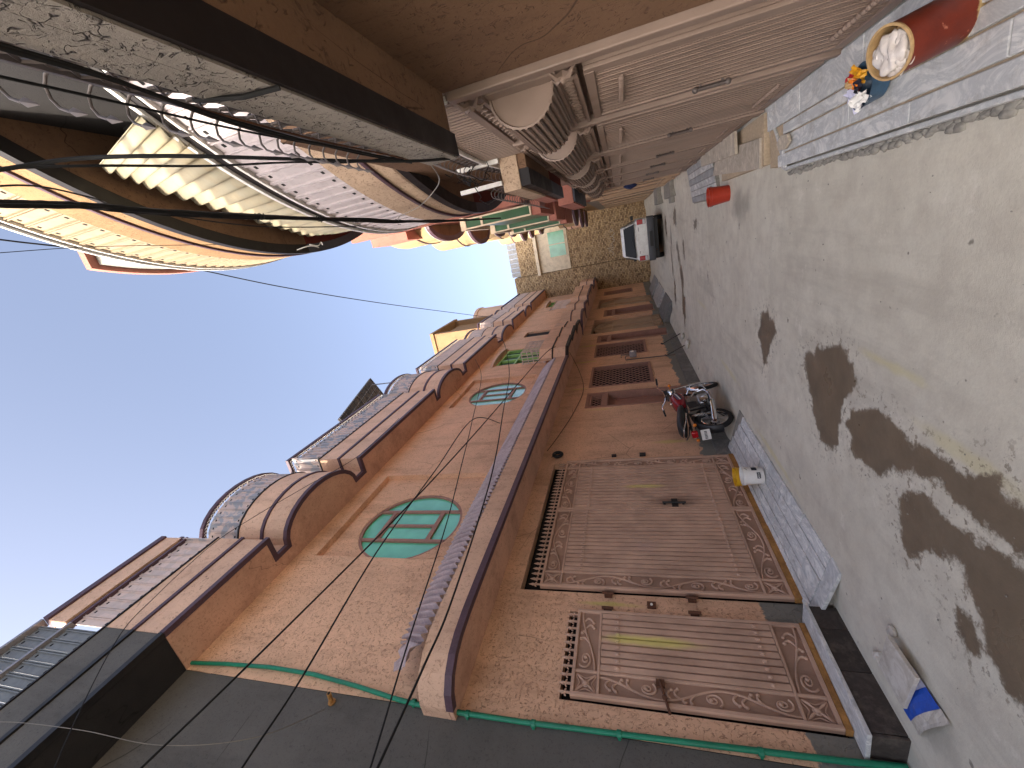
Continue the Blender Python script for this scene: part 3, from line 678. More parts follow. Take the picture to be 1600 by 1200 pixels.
def arch_gate(parent, y0, y1, z0, zs, zt, X):
    """far gates with rounded heads"""
    pts = [(X, y0, z0), (X, y1, z0)]+[(X, (y0+y1)/2+(y1-y0)/2*math.cos(math.pi*i/12), zs+(zt-zs)*math.sin(math.pi*i/12)) for i in range(13)]
    gt = build(MB().prism(pts, (-.04, 0, 0)), 'gate_leaf', 'gate_paint_far', parent); c = (y0+y1)/2
    mb = MB()
    for k in (.97, .78, .6): mb.tube([(X+.012, c+(y1-y0)/2*k*math.cos(math.pi*i/16), zs+(zt-zs)*k*math.sin(math.pi*i/16)) for i in range(17)], .016, 4)
    mb.tube([(X+.012,c,z0),(X+.012,c,zt-.02)], .018, 4)
    for z in (z0+.06, z0+.35, zs): mb.tube([(X+.012,y0+.03,z),(X+.012,y1-.03,z)], .016, 4)
    for y in (y0+.03, y1-.03, c-.12, c+.12): mb.tube([(X+.012,y,z0),(X+.012,y,zs)], .013, 4)
    for i in range(5):
        yy_ = y0+(i+.5)*(y1-y0)/5; mb.tube([(X+.012, yy_+.12*math.cos(t), z0+.2+.1*math.sin(t)) for t in np.linspace(0,2*math.pi,13)], .01, 4)
    build(mb, 'ornament', 'gate_paint_far', gt)
arch_gate(far, 15.38, 17.7, .32, 2.2, 2.95, W-.12); arch_gate(far, 20.35, 22.65, .37, 2.2, 2.95, W-.12)

# roof terrace things
sp = thing('solar_panel', 'dark tilted solar panel standing on the roof of the pink house', 'solar panel', (-4.1, 9.6, 8.3))
a, b, c_, d = Vector((-3.6,8.6,9.52)), Vector((-3.6,12.2,10.87)), Vector((-4.7,12.45,10.55)), Vector((-4.7,8.85,9.2))
nrm = (b-a).cross(d-a).normalized()*.04
build(MB().hexa([tuple(q-nrm) for q in (a,b,c_,d)]+[tuple(q) for q in (a,b,c_,d)]), 'panel_body', 'solar_cell', sp)
mb = MB(); up = nrm.normalized()*.006
for i in range(9): mb.tube([a+(b-a)*i/8+up*(-1 if 0 else 1), d+(c_-d)*i/8+up], .008 if i % 4 else .02, 4).tube([a+(b-a)*i/8-nrm-up, d+(c_-d)*i/8-nrm-up], .004 if i % 4 else .014, 4)
for i in range(7): mb.tube([a+(d-a)*i/6+up, b+(c_-b)*i/6+up], .008, 4).tube([a+(d-a)*i/6-nrm-up, b+(c_-b)*i/6-nrm-up], .004, 4)
build(mb, 'cell_grid', 'silver_metal', sp)
mb = MB()
for y, zz in ((9.0,9.5),(11.9,10.6)): mb.tube([(-4.5,y,zz-.1),(-4.5,y,8.25)], .02, 4).tube([(-3.75,y,zz),(-3.75,y,8.25)], .02, 4)
build(mb, 'support', 'silver_metal', sp)
rt = thing('roof_tower', 'sunlit orange plastered stair tower rising above the far left roofs', 'tower', (-4.5, 21.6, 8))
mb = MB(); mb.box(-6.4,-3.78,19.8,20.15,7.6,11.8).box(-6.4,-3.78,23.0,23.3,7.6,11.8).box(-6.4,-4.05,20.15,23.0,7.6,11.6)
build(mb, 'tower_wall', 'gold_plaster', rt)
build(MB().box(-6.5,-3.7,19.72,23.38,11.8,12.0), 'coping', 'gold_plaster', rt)
tl_ = bulge(23.4,26.0,-4.2,-3.5,10)
build(slab(MB(), tl_, -5.6, 8.0, 10.6), 'round_turret', 'cornice_plaster', rt); build(strip(MB(), tl_, 1, -.1, .06, 10.6, 10.8), 'turret_cap', 'cornice_plaster', rt)

# ------------------------------------------------------------------ brick building closing the lane
end = thing('brick_building', 'brown brick building closing the far end of the lane, green upper window', 'building', (-1.6, 27, 0))
YE = 27.0
build(MB().box(-2.2, 1.6, YE, YE+5, -.2, 8.15), 'wall', 'brickwork', end)
build(MB().box(-6.5, -2.22, YE-.12, YE+5, -.2, 8.6), 'side_wall', 'brickwork', end)
build(MB().box(-2.2, 1.6, YE-.02, YE+.02, 4.35, 4.42), 'course_band', 'brickwork', end)
mb = MB(); mb.box(-2.18, .85, YE-.06, YE-.002, 4.78, 6.72); build(mb, 'bay_wall', 'cream_paint', end)
build(MB().box(-2.28, .95, YE-.34, YE-.002, 6.74, 6.92), 'bay_hood', 'cream_paint', end)
gw = build(MB().box(-1.35,.25,YE-.09,YE-.062,4.9,6.02), 'window', 'cream_paint', end)
for (a, b) in ((-1.3,-.58),(-.52,.2)): build(MB().box(a, b, YE-.1, YE-.092, 4.95, 5.97), 'pane', 'mint_glass', gw)
build(MB().box(.42,.66,YE-.09,YE-.062,6.25,6.5), 'vent', 'print_red', end)
mb = MB()
for i in range(12): mb.box(-2.15+i*.3, -1.87+i*.3, YE+.02, YE+.08, 8.15, 8.75)
build(mb, 'parapet_sheet', 'marble_grey', end)
mb = MB()   # chalk scribble of flowing strokes on the brick
def chalkst(pts): mb.tube([(x, YE-.006, z) for x, z in pts], .014, 4)
for i, (x0, kind) in enumerate(((-.35,0),(-.55,1),(-.75,2),(-.95,1),(-1.15,0),(-1.4,3),(-1.65,2))):
    z0 = 2.05+.02*i
    if kind == 0: chalkst([(x0,z0),(x0-.12,z0-.1),(x0-.16,z0+.1),(x0,z0)])
    if kind == 1: chalkst([(x0,z0-.12),(x0-.05,z0-.16),(x0-.14,z0-.12),(x0-.15,z0)]); 
    if kind == 2: chalkst([(x0,z0+.1),(x0-.03,z0-.08),(x0-.12,z0-.12),(x0-.18,z0-.02),(x0-.22,z0-.1)])
    if kind == 3: chalkst([(x0,z0-.15),(x0-.02,z0+.28)]); chalkst([(x0-.1,z0-.12),(x0-.2,z0+.2)])
    mb.box(x0-.1, x0-.07, YE-.01, YE-.003, z0+.15, z0+.18)
build(mb, 'chalk_writing', 'chalk', end)

# ------------------------------------------------------------------ ornate gates on the left
def scroll_strip(mb, f, L, wdt, r=.0105, flipd=False):
    """leafy rinceau: f(s,t) -> point; s along, t across 0..1"""
    n = max(1, round(L/(wdt*2.9))); step = L/n
    for k in range(n):
        s0 = k*step; up = (k % 2 == 0) != flipd
        T = (lambda t: min(.97, max(.03, t))) if up else (lambda t: 1-min(.97, max(.03, t)))
        wave = [(s0+step*u, T(.06+.88*(.5-.5*math.cos(math.pi*u)))) for u in np.linspace(0, 1, 17)]
        mb.tube([f(a, b) for a, b in wave], r, 6)
        cx, ct = s0+wdt*.5, .60                          # big volute
        sp_ = [(cx+wdt*.40*math.exp(-.15*a)*math.cos(a+2.2), T(ct+.40*math.exp(-.15*a)*math.sin(a+2.2))) for a in np.linspace(0, 10.5, 34)]
        mb.tube([f(a, b) for a, b in sp_], [r*(1-.4*i_/33) for i_ in range(34)], 6)
        mb.ball(f(*sp_[-1]), r*1.7, 8)
        for j in range(4):                               # fan of leaves springing off the stem
            u0 = .42+.13*j; a0, b0 = s0+step*u0, .06+.88*(.5-.5*math.cos(math.pi*u0))
            tip = (a0+step*(.10-.03*j), .96-.03*j if b0 < .6 else .12+.05*j); bend = step*.16
            pts = [((1-u)**2*a0+2*u*(1-u)*(a0+bend)+u*u*tip[0], (1-u)**2*b0+2*u*(1-u)*((b0+tip[1])/2)+u*u*tip[1]) for u in np.linspace(0, 1, 9)]
            mb.tube([f(min(L-.01, max(.01, a)), T(b)) for a, b in pts], [r*(.5+1.3*u*(1.15-u)*1.6) for u in np.linspace(0, 1, 9)], 6)
            mb.ball(f(min(L-.01, pts[-1][0]), T(pts[-1][1])), r*1.5, 8)
def star_square(mb, X, y0, y1, z0, z1):
    c = ((y0+y1)/2, (z0+z1)/2)
    for (a, b) in ((y0,z0),(y0,z1),(y1,z0),(y1,z1)):
        mb.tube([(X,a*.9+c[0]*.1,b*.9+c[1]*.1),(X+.012,(a+c[0])/2,(b+c[1])/2),(X+.006,c[0],c[1])], [.004,.011,.005], 4)
    for (a, b, a2, b2) in ((y0,z0,y0,z1),(y0,z1,y1,z1),(y1,z1,y1,z0),(y1,z0,y0,z0)):
        q = [(X, a+(a2-a)*u+(c[0]-a-(a2-a)*u)*.45*math.sin(math.pi*u), b+(b2-b)*u+(c[1]-b-(b2-b)*u)*.45*math.sin(math.pi*u)) for u in np.linspace(.06,.94,9)]
        mb.tube(q, .006, 4)
    mb.ball((X+.01, *c), .022, 8, (.6,1,1)).lathe([(.034,0),(.03,.008),(.024,.01)], (X, *c), 'X', 12)
def finial_mesh():
    mb = MB(); mb.box(-.007,.007,-.008,.008,0,.06).tube([(0,-.03,.04),(0,-.024,.05),(0,.024,.05),(0,.03,.04)], .008, 4)
    mb.tube([(0,0,.05),(0,0,.075),(0,0,.115)], [.009,.017,.002], 5); return mb.mesh('finial', 'gate_paint')
FIN = finial_mesh()
def slat_mesh(wd, h, mat='gate_paint', X=0, beads=True):
    mb = MB(); pr = [(-wd/2,0),(-wd*.45,.028),(wd*.45,.028),(wd/2,0)]
    vs = [(x, y, z) for z in (0, h) for y, x in pr]
    mb.add(vs, [(0,1,5,4),(1,2,6,5),(2,3,7,6),(0,4,7,3),(3,2,1,0),(4,5,6,7)])
    if beads:
        for z in (h*.085, h*.9): mb.ball((.031,0,z), .0165, 8, (1,1,1.3))
    return mb.mesh('slat', mat, smooth=35)
def leaf(parent, y0, y1, z0, z1, left, right, X, nslat, bw=.2, bt=.22):
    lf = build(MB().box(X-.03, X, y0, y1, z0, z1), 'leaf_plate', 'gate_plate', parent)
    fr = MB(); t = .03
    fr.box(X,X+.03,y0,y0+t,z0,z1).box(X,X+.03,y1-t,y1,z0,z1).box(X,X+.028,y0+t,y1-t,z0,z0+t).box(X,X+.028,y0+t,y1-t,z1-t,z1)
    ya, yb = y0+t+(bw if left else 0), y1-t-(bw if right else 0); za, zb = z0+t+bt, z1-t-bt
    fr.box(X,X+.026,y0+t,y1-t,za-.022,za).box(X,X+.026,y0+t,y1-t,zb,zb+.022)
    if left: fr.box(X,X+.024,ya-.022,ya,z0+t,z1-t)
    if right: fr.box(X,X+.024,yb,yb+.022,z0+t,z1-t)
    build(fr, 'leaf_frame', 'gate_paint', parent, bevel=.003)
    me_ = slat_mesh((yb-ya)/nslat*.80, zb-za-.01)
    for i in range(nslat): inst(me_, 'slat', parent, (X, ya+(i+.5)*(yb-ya)/nslat, za+.005))
    Xo = X+.006; top = z1-t-.004; ins = .012
    for zz0, zz1, fl in ((zb+.026, top, False), (z0+t+.004, za-.026, True)):
        mb = MB(); L = yb-ya; scroll_strip(mb, lambda s_, tt: (Xo, ya+s_, zz0+ins+(zz1-zz0-2*ins)*tt), L, bt, flipd=fl)
        build(mb, 'scroll_ornament', 'gate_paint', parent, smooth=60)
    for on, a, b in ((left, y0+t+.004, ya-.026), (right, yb+.026, y1-t-.004)):
        if on:
            mb = MB(); scroll_strip(mb, lambda s_, tt: (Xo, a+ins+(b-a-2*ins)*(1-tt if on is right else tt), za+s_), zb-za, bw)
            build(mb, 'scroll_ornament', 'gate_paint', parent, smooth=60)
            for c0, c1 in ((z0+t, za-.022), (zb+.022, z1-t)):
                mb = MB(); star_square(mb, Xo, a, b, c0, c1); build(mb, 'corner_star', 'gate_paint', parent, smooth=60)
XG = -3.765
sg = thing('small_gate', 'narrow brown ornate metal gate with yellow paint streak, above the dark step', 'gate', (XG, 2.73, .25))
leaf(sg, 2.305, 3.165, .30, 2.32, True, False, XG, 9)
build(MB().box(XG-.03, XG+.032, 2.30, 3.17, .252, .298), 'sill', 'orange_sill', sg)
for i in range(11): inst(FIN, 'finial', sg, (XG-.01, 2.34+i*.078, 2.32), 0)
build(MB().box(-3.93,-3.893,2.2,3.25,.2,2.5), 'backing', 'interior_dark', sg)  # near-black sheet stands in for the shade behind the gate
mb = MB(); mb.tube([(XG+.045,2.24,1.5),(XG+.045,2.5,1.56)], .012, 6).box(XG+.02,XG+.045,2.45,2.51,1.52,1.59).ball((XG+.05,2.36,1.53), .022, 8)
build(mb, 'bolt_handle', 'rust', sg)
lg = thing('large_gate', 'wide double-leaf brown ornate metal gate with dark gap over its spear tips', 'gate', (XG, 4.8, .18))
leaf(lg, 3.45, 4.815, .235, 2.80, True, False, XG, 16); leaf(lg, 4.825, 6.14, .235, 2.80, False, True, XG, 14)
build(MB().box(XG-.03, XG+.034, 3.44, 6.15, .165, .233), 'sill', 'orange_sill', lg)
for i in range(34): inst(FIN, 'finial', lg, (XG-.01, 3.49+i*.079, 2.80), 0, (1,1,1.25))
build(MB().box(-3.96,-3.924,3.3,6.3,.1,3.2), 'backing', 'interior_dark', lg)  # added close behind the leaves, coloured near-black as the recess shade
mb = MB(); mb.tube([(XG+.05,4.92,1.02),(XG+.055,4.92,1.32)], .014, 6).box(XG+.03,XG+.05,4.90,4.94,1.04,1.07).box(XG+.03,XG+.05,4.90,4.94,1.28,1.31).box(XG+.02,XG+.04,4.86,5.02,1.12,1.2)
build(mb, 'latch', 'black_metal', lg)
build(MB().box(XG+.018, XG+.0225, 4.86, 5.66, 1.93, 1.936).box(XG+.018, XG+.0225, 5.66, 5.668, .5, 1.936), 'wicket_seam', 'black_metal', lg)
mb = MB(); random.seed(12)          # scratched marker scribble
for k in range(16):
    y_, z_ = 4.02+random.uniform(-.1,.1), 1.62+random.uniform(-.12,.12); mb.tube([(XG+.0195,y_,z_),(XG+.0195,y_+random.uniform(-.03,.03),z_+random.uniform(-.03,.03))], .0025, 4)
build(mb, 'scribble', 'print_dark', lg)
for (y_, z_) in ((3.40,2.02),(3.40,1.17),(3.21,2.02),(3.22,1.17)):
    par = lg if y_ > 3.3 else sg
    build(MB().box(W+.001,W+.045,y_-.025,y_+.025,z_-.04,z_+.04).tube([(W+.05,y_,z_-.06),(W+.05,y_,z_+.06)], .016, 6), 'hinge', 'rust', par)
for (y_, z_, w_, h_) in ((6.33,2.0,.03,.04),(6.33,1.52,.045,.05)):
    build(MB().box(W+.001,W+.03,y_-w_,y_+w_,z_-h_,z_+h_), 'switch_box', 'black_plastic', pink, bevel=.004)
mb = MB().box(W+.001,W+.02,3.27,3.35,1.53,1.62); build(mb, 'bell_plate', 'rust', pink, bevel=.004)
build(MB().lathe([(.001,.012),(.012,.01),(.014,0)], (W+.02,3.31,1.575), 'X', 10), 'bell_button', 'white_plastic', pink)

# step and ramp
stp = thing('entrance_step', 'dark marble step with white slab top under the small gate', 'step', (-3.66, 2.7, 0))
build(MB().box(W+.002, -3.585, 2.20, 3.21, -.05, .215), 'core', 'cement', stp)
for (a, b) in ((2.205,2.62),(2.625,2.98),(2.985,3.205)): build(MB().box(-3.584, -3.56, a, b, -.02, .214), 'facing_slab', 'marble_step', stp, bevel=.004)
build(MB().box(W+.004, -3.56, 2.176, 2.199, -.02, .214), 'facing_slab', 'marble_step', stp, bevel=.004)
build(MB().hexa([(W+.005,2.16,.217),(-3.545,2.17,.217),(-3.545,3.23,.217),(W+.005,3.23,.217),(W+.005,2.16,.248),(-3.545,2.17,.248),(-3.545,3.23,.248),(W+.005,3.23,.248)]), 'tread_slab', 'marble_pale', stp, bevel=.004)
rp = thing('marble_ramp', 'sloping ramp of grey marble strips in front of the wide gate', 'ramp', (-3.45, 4.8, 0))
def rz_(x): return .17-(x+3.76)/.62*.15
build(MB().prism([(-3.775,3.24,-.02),(-3.12,3.24,-.02),(-3.12,3.24,rz_(-3.12)-.014),(-3.775,3.24,rz_(-3.775)-.014)], (0,3.2,0)), 'core', 'cement', rp)
rows = [-3.77,-3.66,-3.53,-3.39,-3.25,-3.11]; random.seed(21)
for k in range(5):
    y = 3.33+random.uniform(0,.0); first = True
    while y < 6.4:
        L = random.uniform(.34,.85) if not first else random.uniform(.25,.7); first = False
        y1 = min(y+L, 6.42-.06*k); x0, x1 = rows[k]+.006, rows[k+1]-.006
        if y1-y > .05:
            dz = random.uniform(-.003,.004)
            p = [(x0,y+.006,rz_(x0)-.02),(x1,y+.006,rz_(x1)-.02),(x1,y1-.006,rz_(x1)-.02),(x0,y1-.006,rz_(x0)-.02)]
            build(MB().hexa(p+[(q[0],q[1],q[2]+.026+dz) for q in p]), 'marble_strip', 'marble_pale', rp, bevel=.003)
        y = y1
        if y1 >= 6.41-.06*k: break
build(MB().hexa([(-3.76,3.18,rz_(-3.76)-.03),(-3.13,3.16,rz_(-3.13)-.03),(-3.10,3.325,rz_(-3.10)-.03),(-3.76,3.325,rz_(-3.76)-.03),(-3.76,3.18,rz_(-3.76)+.006),(-3.13,3.16,rz_(-3.13)+.006),(-3.10,3.325,rz_(-3.10)+.006),(-3.76,3.325,rz_(-3.76)+.006)]), 'edge_slab', 'marble_pale', rp, bevel=.006)

# green pipe
pp = thing('green_pipe', 'green plastic water pipe running down the edge of the pink wall', 'pipe', (W, 2.1, 0))
path = [(W+.03,2.13,6.7),(W+.03,2.17,6.2),(W+.03,2.2,5.6),(W+.03,2.19,5.0),(W+.03,2.14,4.43),(W+.03,2.08,3.94),(W+.03,2.05,3.5),(W+.03,2.055,2.7),(W+.03,2.08,1.74),(W+.03,2.12,.4),(W+.03,2.14,.02)]
build(MB().tube(path, .021, 10), 'pipe', 'green_pvc', pp, smooth=60)
for (y_, z_) in ((2.075,3.75),(2.05,3.2),(2.055,2.6),(2.075,1.9),(2.1,.9)): build(MB().lathe([(.026,-.02),(.03,-.015),(.03,.015),(.026,.02)], (W+.03,y_,z_), 'Z', 10).box(W,W+.03,y_-.03,y_-.024,z_-.01,z_+.01), 'pipe_clip', 'green_pvc', pp)
sp = thing('wall_spout', 'small brass drain spout sticking out of the dark grey wall', 'spout', (W, 1.98, 4.6))
build(MB().tube([(W-.01,1.98,4.62),(W+.14,1.98,4.60)], .02, 10), 'spout_pipe', 'orange_sill', sp, smooth=50); build(MB().tube([(W+.139,1.98,4.60),(W+.142,1.98,4.60)], .014, 8), 'bore', 'interior_dark', sp)
build(MB().lathe([(.021,0),(.036,.0),(.036,.012),(.021,.012)], (W+.01,1.98,4.615), 'X', 10), 'flange', 'orange_sill', sp)

# hanging tyre, meter, tap pipes
ty = thing('hanging_tyre', 'small black tyre hung on the pink wall under the ledge', 'tyre', (-3.7, 6.45, 3.0))
build(MB().lathe([(.075+.028*math.cos(a), .03*math.sin(a)) for a in np.linspace(0,2*math.pi,13)], (-3.74,6.38,3.0), 'X', 20), 'tyre_ring', 'rubber', ty, smooth=60)
build(MB().tube([(W,6.38,3.12),(-3.74,6.38,3.09),(-3.73,6.38,3.06)], .006, 5), 'nail', 'rust', ty)
mt = thing('gas_meter', 'small grey gas meter on the pink wall between the two grille windows', 'meter', (W, 11.8, 1.55))
build(MB().box(W+.05,W+.2,11.7,11.92,1.42,1.62), 'meter_box', 'silver_metal', mt, bevel=.02)
build(MB().lathe([(.05,0),(.05,.02),(.001,.025)], (W+.2,11.81,1.54), 'X', 12), 'dial', 'white_plastic', mt)
build(MB().tube([(W+.1,11.75,1.62),(W+.1,11.75,1.72),(W+.1,11.6,1.74),(W+.03,11.6,1.74),(W+.03,11.6,.4)], .014, 6).tube([(W+.1,11.88,1.62),(W+.1,11.88,1.86),(W+.02,11.88,1.86)], .014, 6), 'meter_pipe', 'rail_metal', mt, smooth=60)
for i, (y_, lab) in enumerate(((11.55,'dark metal rod leaning on the dado below the gas meter'),(12.75,'dark metal rod leaning on the dado under the farther grille window'))):
    t = thing('leaning_rod', lab, 'rod', (-3.6,y_,.1), 'rods leaning on the dado')
    build(MB().tube([(-3.5,y_,.1),(-3.77,y_+.06,.62)], .014, 6), 'rod', 'black_metal', t); build(MB().tube([(-3.775,y_+.05,.61),(-3.76,y_+.08,.66)], .022, 6), 'knob', 'black_metal', t)

# ------------------------------------------------------------------ right side
XR = .72
nh = thing('near_right_house', 'brown plastered house close on the right with a low grey ledge overhead', 'house', (1.2, 0, 0))
build(MB().box(XR, XR+.3, -3.2, 2.13, -.1, 2.236), 'wall', 'brown_plaster', nh)
build(MB().box(1.0, 4.0, -3.2, 2.10, 2.3, 2.36), 'terrace', 'cement', nh)
build(MB().box(XR-.17, XR+.4, -3.2, 2.12, 2.237, 2.30), 'ledge_soffit', 'brown_plaster', nh)
build(MB().box(.452, XR-.172, -3.2, 2.135, 2.222, 2.234), 'ledge_trim', 'dark_trim', nh)
build(MB().box(.446, XR-.173, -3.2, 2.14, 2.236, 2.30).box(.446, XR+.5, -3.2, 2.14, 2.301, 2.385), 'ledge', 'ledge_plaster', nh)
build(MB().tube([(.44,.96,2.22),(.435,.93,2.30),(.45,.9,2.41)], .006, 6), 'cord', 'cable', nh)
def spike_mesh():
    mb = MB(); pts = [(0,0,-.006),(-.003,0,.012),(-.016,0,.028),(-.036,0,.032),(-.054,0,.022),(-.064,0,.004)]
    mb.tube(pts, .0032, 6); mb.tube([(-.0635,0,.005),(-.067,0,-.006),(-.078,0,-.034)], [.0025,.008,.0006], 4); return mb.mesh('spike', 'rail_metal', smooth=60)
SPK = spike_mesh()
rl = thing('spiked_railing', 'grey spiked lattice railing along the ledge of the near right house', 'railing', (.5, 1.2, 2.385))
mb = MB()
for i in range(-6, 22):
    y_ = .45+i*.085
    if y_ > 1.66: break
    mb.tube([(.455,y_,2.386),(.455,y_+.085,2.452)], .004, 4); mb.tube([(.455,y_+.085,2.386),(.455,y_,2.452)], .004, 4)
    mb.tube([(.455,y_+.0425+.022*math.cos(t),2.424+.022*math.sin(t)) for t in np.linspace(0,2*math.pi,11)], .003, 4)
build(mb, 'lattice', 'rail_metal', rl)
build(MB().box(.449,.461,-.1,1.74,2.452,2.460).box(.449,.461,-.1,1.74,2.386,2.392).tube([(.455,1.74+.0+.05*math.sin(t),2.424+.034*math.cos(t)) for t in np.linspace(0,5.5,16)], .006, 5), 'rail', 'rail_metal', rl)
for i in range(19):
    y_ = .38+i*.0705
    inst(SPK, 'spike', rl, (.455, y_, 2.460), random.uniform(-.12,.12))
# house of the arched gate with two curved balconies
ch = thing('curved_balcony_house', 'tall tan house on the right with two curved balconies and ribbed railings', 'house', (1.6, 5.2, 0))
CX, CYc, RA = 5.28, 5.25, 4.8
def arc(y0, y1, dr=0, n=40): return [(CX-math.sqrt((RA+dr)**2-(y-CYc)**2), y) for y in np.linspace(y0, y1, n)]
A1 = arc(1.95, 7.35)
build(MB().box(1.62, 6, 2.0, 7.4, 2.5, 6.9), 'upper_wall', 'black_plaster', ch)  # black colour stands in for the shade on this wall
build(MB().box(1.60, 1.615, 3.2, 4.6, 3.4, 5.6), 'balcony_door', 'interior_dark', ch)
P_lav = rib_panel('panel', .13, .58, ['panel_lav', 'interior_dark']); P_crm = rib_panel('panel', .13, .58, ['panel_cream', 'interior_dark'])
def split(pl, yc): return [p for p in pl if p[1] <= yc+.01], [p for p in pl if p[1] >= yc-.1]
for (z0, pl_, pm, fas, ztop) in ((3.20, 'tan_plaster', P_lav, 'tan', 4.4), (5.83, 'gold_plaster', P_crm, 'gold', 7.0)):
    near_, far_ = [p for p in A1 if p[1] <= 5.25], [p for p in A1 if p[1] >= 5.12]
    near_.append((CX-RA, 5.25)); far_[0] = (CX-RA, 5.252)
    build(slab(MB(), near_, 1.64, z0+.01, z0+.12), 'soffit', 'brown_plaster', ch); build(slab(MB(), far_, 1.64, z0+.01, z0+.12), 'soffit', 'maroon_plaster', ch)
    build(strip(MB(), near_, -1, -.09, .03, z0-.006, z0+.07), 'trim', 'dark_trim', ch); build(strip(MB(), far_, -1, -.09, .03, z0-.006, z0+.07), 'trim', 'slate_trim', ch)
    for (sg_, mt_) in ((near_, pl_), (far_, pl_)):
        build(strip(MB(), sg_, -1, -.12, 0, z0+.077, z0+.26), 'fascia', mt_, ch)
        build(strip(MB(), sg_, -1, -.1, .022, z0+.262, z0+.295), 'trim', 'purple_trim', ch)
        build(strip(MB(), sg_, -1, -.12, .004, z0+.297, z0+.6), 'fascia', mt_, ch)
    lay_panels(pm, A1, ch, z0+.605, .135, -1, -.02)
    build(strip(MB(), A1, -1, -.03, .02, z0+1.19, z0+1.215), 'rail', 'white_paint', ch)
    build(strip(MB(), A1, -1, -.03, .0, z0+1.25, z0+1.30), 'scroll_rail', 'dark_trim', ch)
    build(strip(MB(), A1, -1, -.03, .025, z0+1.305, z0+1.335), 'top_rail', 'white_paint', ch)
# red roof slab behind the upper rail
build(slab(MB(), arc(3.95, 7.2, -.10), 3.0, 8.1, 8.2), 'roof_edge', 'coral_plaster', ch); build(slab(MB(), arc(4.05, 7.1, -.16), 3.0, 7.5, 8.09), 'roof_fascia', 'cement', ch)
# corrugated awning between the storeys
mb = MB(); N = 276; lo, hi = [], []
tp = [(1.31,2.94),(1.17,3.29),(1.0,3.85),(.82,4.55),(.68,5.14),(.70,5.8),(.80,6.4)]; bt_ = [(1.27,2.47),(1.12,2.85),(.92,3.4),(.74,4.1),(.62,4.75),(.62,5.5),(.72,6.3)]
def along(pl_, u):
    u = u*(len(pl_)-1); k = min(int(u), len(pl_)-2); f_ = u-k
    return (pl_[k][0]+(pl_[k+1][0]-pl_[k][0])*f_, pl_[k][1]+(pl_[k+1][1]-pl_[k][1])*f_)
for i in range(N+1):
    u = i/N; dd_ = .024*math.sin(2*math.pi*u*23); (x1, y1), (x0, y0) = along(tp, u), along(bt_, u)
    lo.append((x0+dd_, y0, 4.5)); hi.append((x1+dd_, y1, 5.72+.012*math.sin(u*40)))
mb.add(lo+hi, [(i, i+1, N+2+i, N+1+i) for i in range(N)])
def awn():
    s = NT('awning_sheet'); c = s.mix(s.ramp(s.noise(1.6, 5, .65), .35, .7), srgb(164, 152, 124), srgb(140, 138, 122))
    c = s.mix(s.ramp(s.noise(9, 5, .7), .5, .8, 0, .5), c, srgb(140, 120, 92)); M['awning_sheet'] = s.done(c, .7, s.bump(s.noise(40, 3), .2, .003))
awn()
aw = build(mb, 'awning', 'awning_sheet', ch, smooth=60)
sm = aw.modifiers.new('solid', 'SOLIDIFY'); sm.thickness = .006
# ledge 2 and the wall above the gates
build(MB().box(XR+.03, 1.7, 2.14, 9.95, 2.55, 3.205), 'wall', 'brown_plaster', ch)
L2 = [(.44,3.90,5.2,'tan_plaster','brown_plaster','dark_trim'),(.44,5.2,6.25,'coral_plaster','maroon_plaster','slate_trim')]
for (xo, a, b, fm, sm_, tm) in L2:
    build(MB().box(xo, XR+.3, a, b-.002, 2.31, 2.47), 'ledge', fm, ch, bevel=.005)
    build(MB().box(xo+.02, .60, a+.01, b-.003, 2.222, 2.308), 'ledge_trim', tm, ch)
    build(MB().box(.602, XR+.1, a+.012, b-.004, 2.236, 2.307), 'ledge_soffit', sm_, ch)
r2 = thing('ledge_spike_fence', 'row of bent spikes above the tan ledge over the farther gate', 'railing', (.5, 4.9, 2.47))
mb = MB(); mb.box(.49,.505,3.92,6.9,2.56,2.57)
for i in range(26): mb.tube([(.497,3.93+i*.115,2.47 if i < 20 else 2.5),(.497,4.02+i*.115,2.56)], .005, 4).tube([(.497,4.02+i*.115,2.47 if i < 20 else 2.5),(.497,3.93+i*.115,2.56)], .005, 4)
build(mb, 'lattice', 'rail_metal', r2)
for i in range(26): inst(SPK, 'spike', r2, (.497, 3.95+i*.115, 2.57), random.uniform(-.15,.15), (1.3,1.3,1.3))
bx = thing('white_iron_bracket', 'white painted iron box bracket on the tan ledge, tangled wires in it', 'bracket', (.5, 4.0, 2.5))
mb = MB()
for (x_, z_) in ((.52,2.49),(.70,2.49)): mb.box(x_-.018,x_+.018,3.86,3.895,z_-.02,z_+.38)
build(mb, 'frame', 'white_paint', bx)
mb = MB(); random.seed(5)
for k in range(9):
    p = Vector((.6,3.86,2.75)); pts = [p]
    for j in range(7): p = p+Vector((random.uniform(-.06,.06), random.uniform(-.05,.04), random.uniform(-.07,.06))); pts.append(p)
    mb.tube(pts, .004, 4)
build(mb, 'wires', 'cable', bx)
def bag_blob(mb, c, r, seed, sq=(1,1,1), n=14):
    rnd = random.Random(seed); b = len(mb.v); mb.ball((0,0,0), 1, n)
    ph = [rnd.uniform(0,6.28) for _ in range(9)]
    for i in range(b, len(mb.v)):
        v = Vector(mb.v[i]); k = 1+.16*math.sin(5*v.x+ph[0])*math.sin(4*v.y+ph[1])+.12*math.sin(9*v.z+ph[2]+3*v.x)+.08*math.sin(13*v.y+ph[3])
        mb.v[i] = (c[0]+v.x*k*r*sq[0], c[1]+v.y*k*r*sq[1], c[2]+v.z*k*r*sq[2])
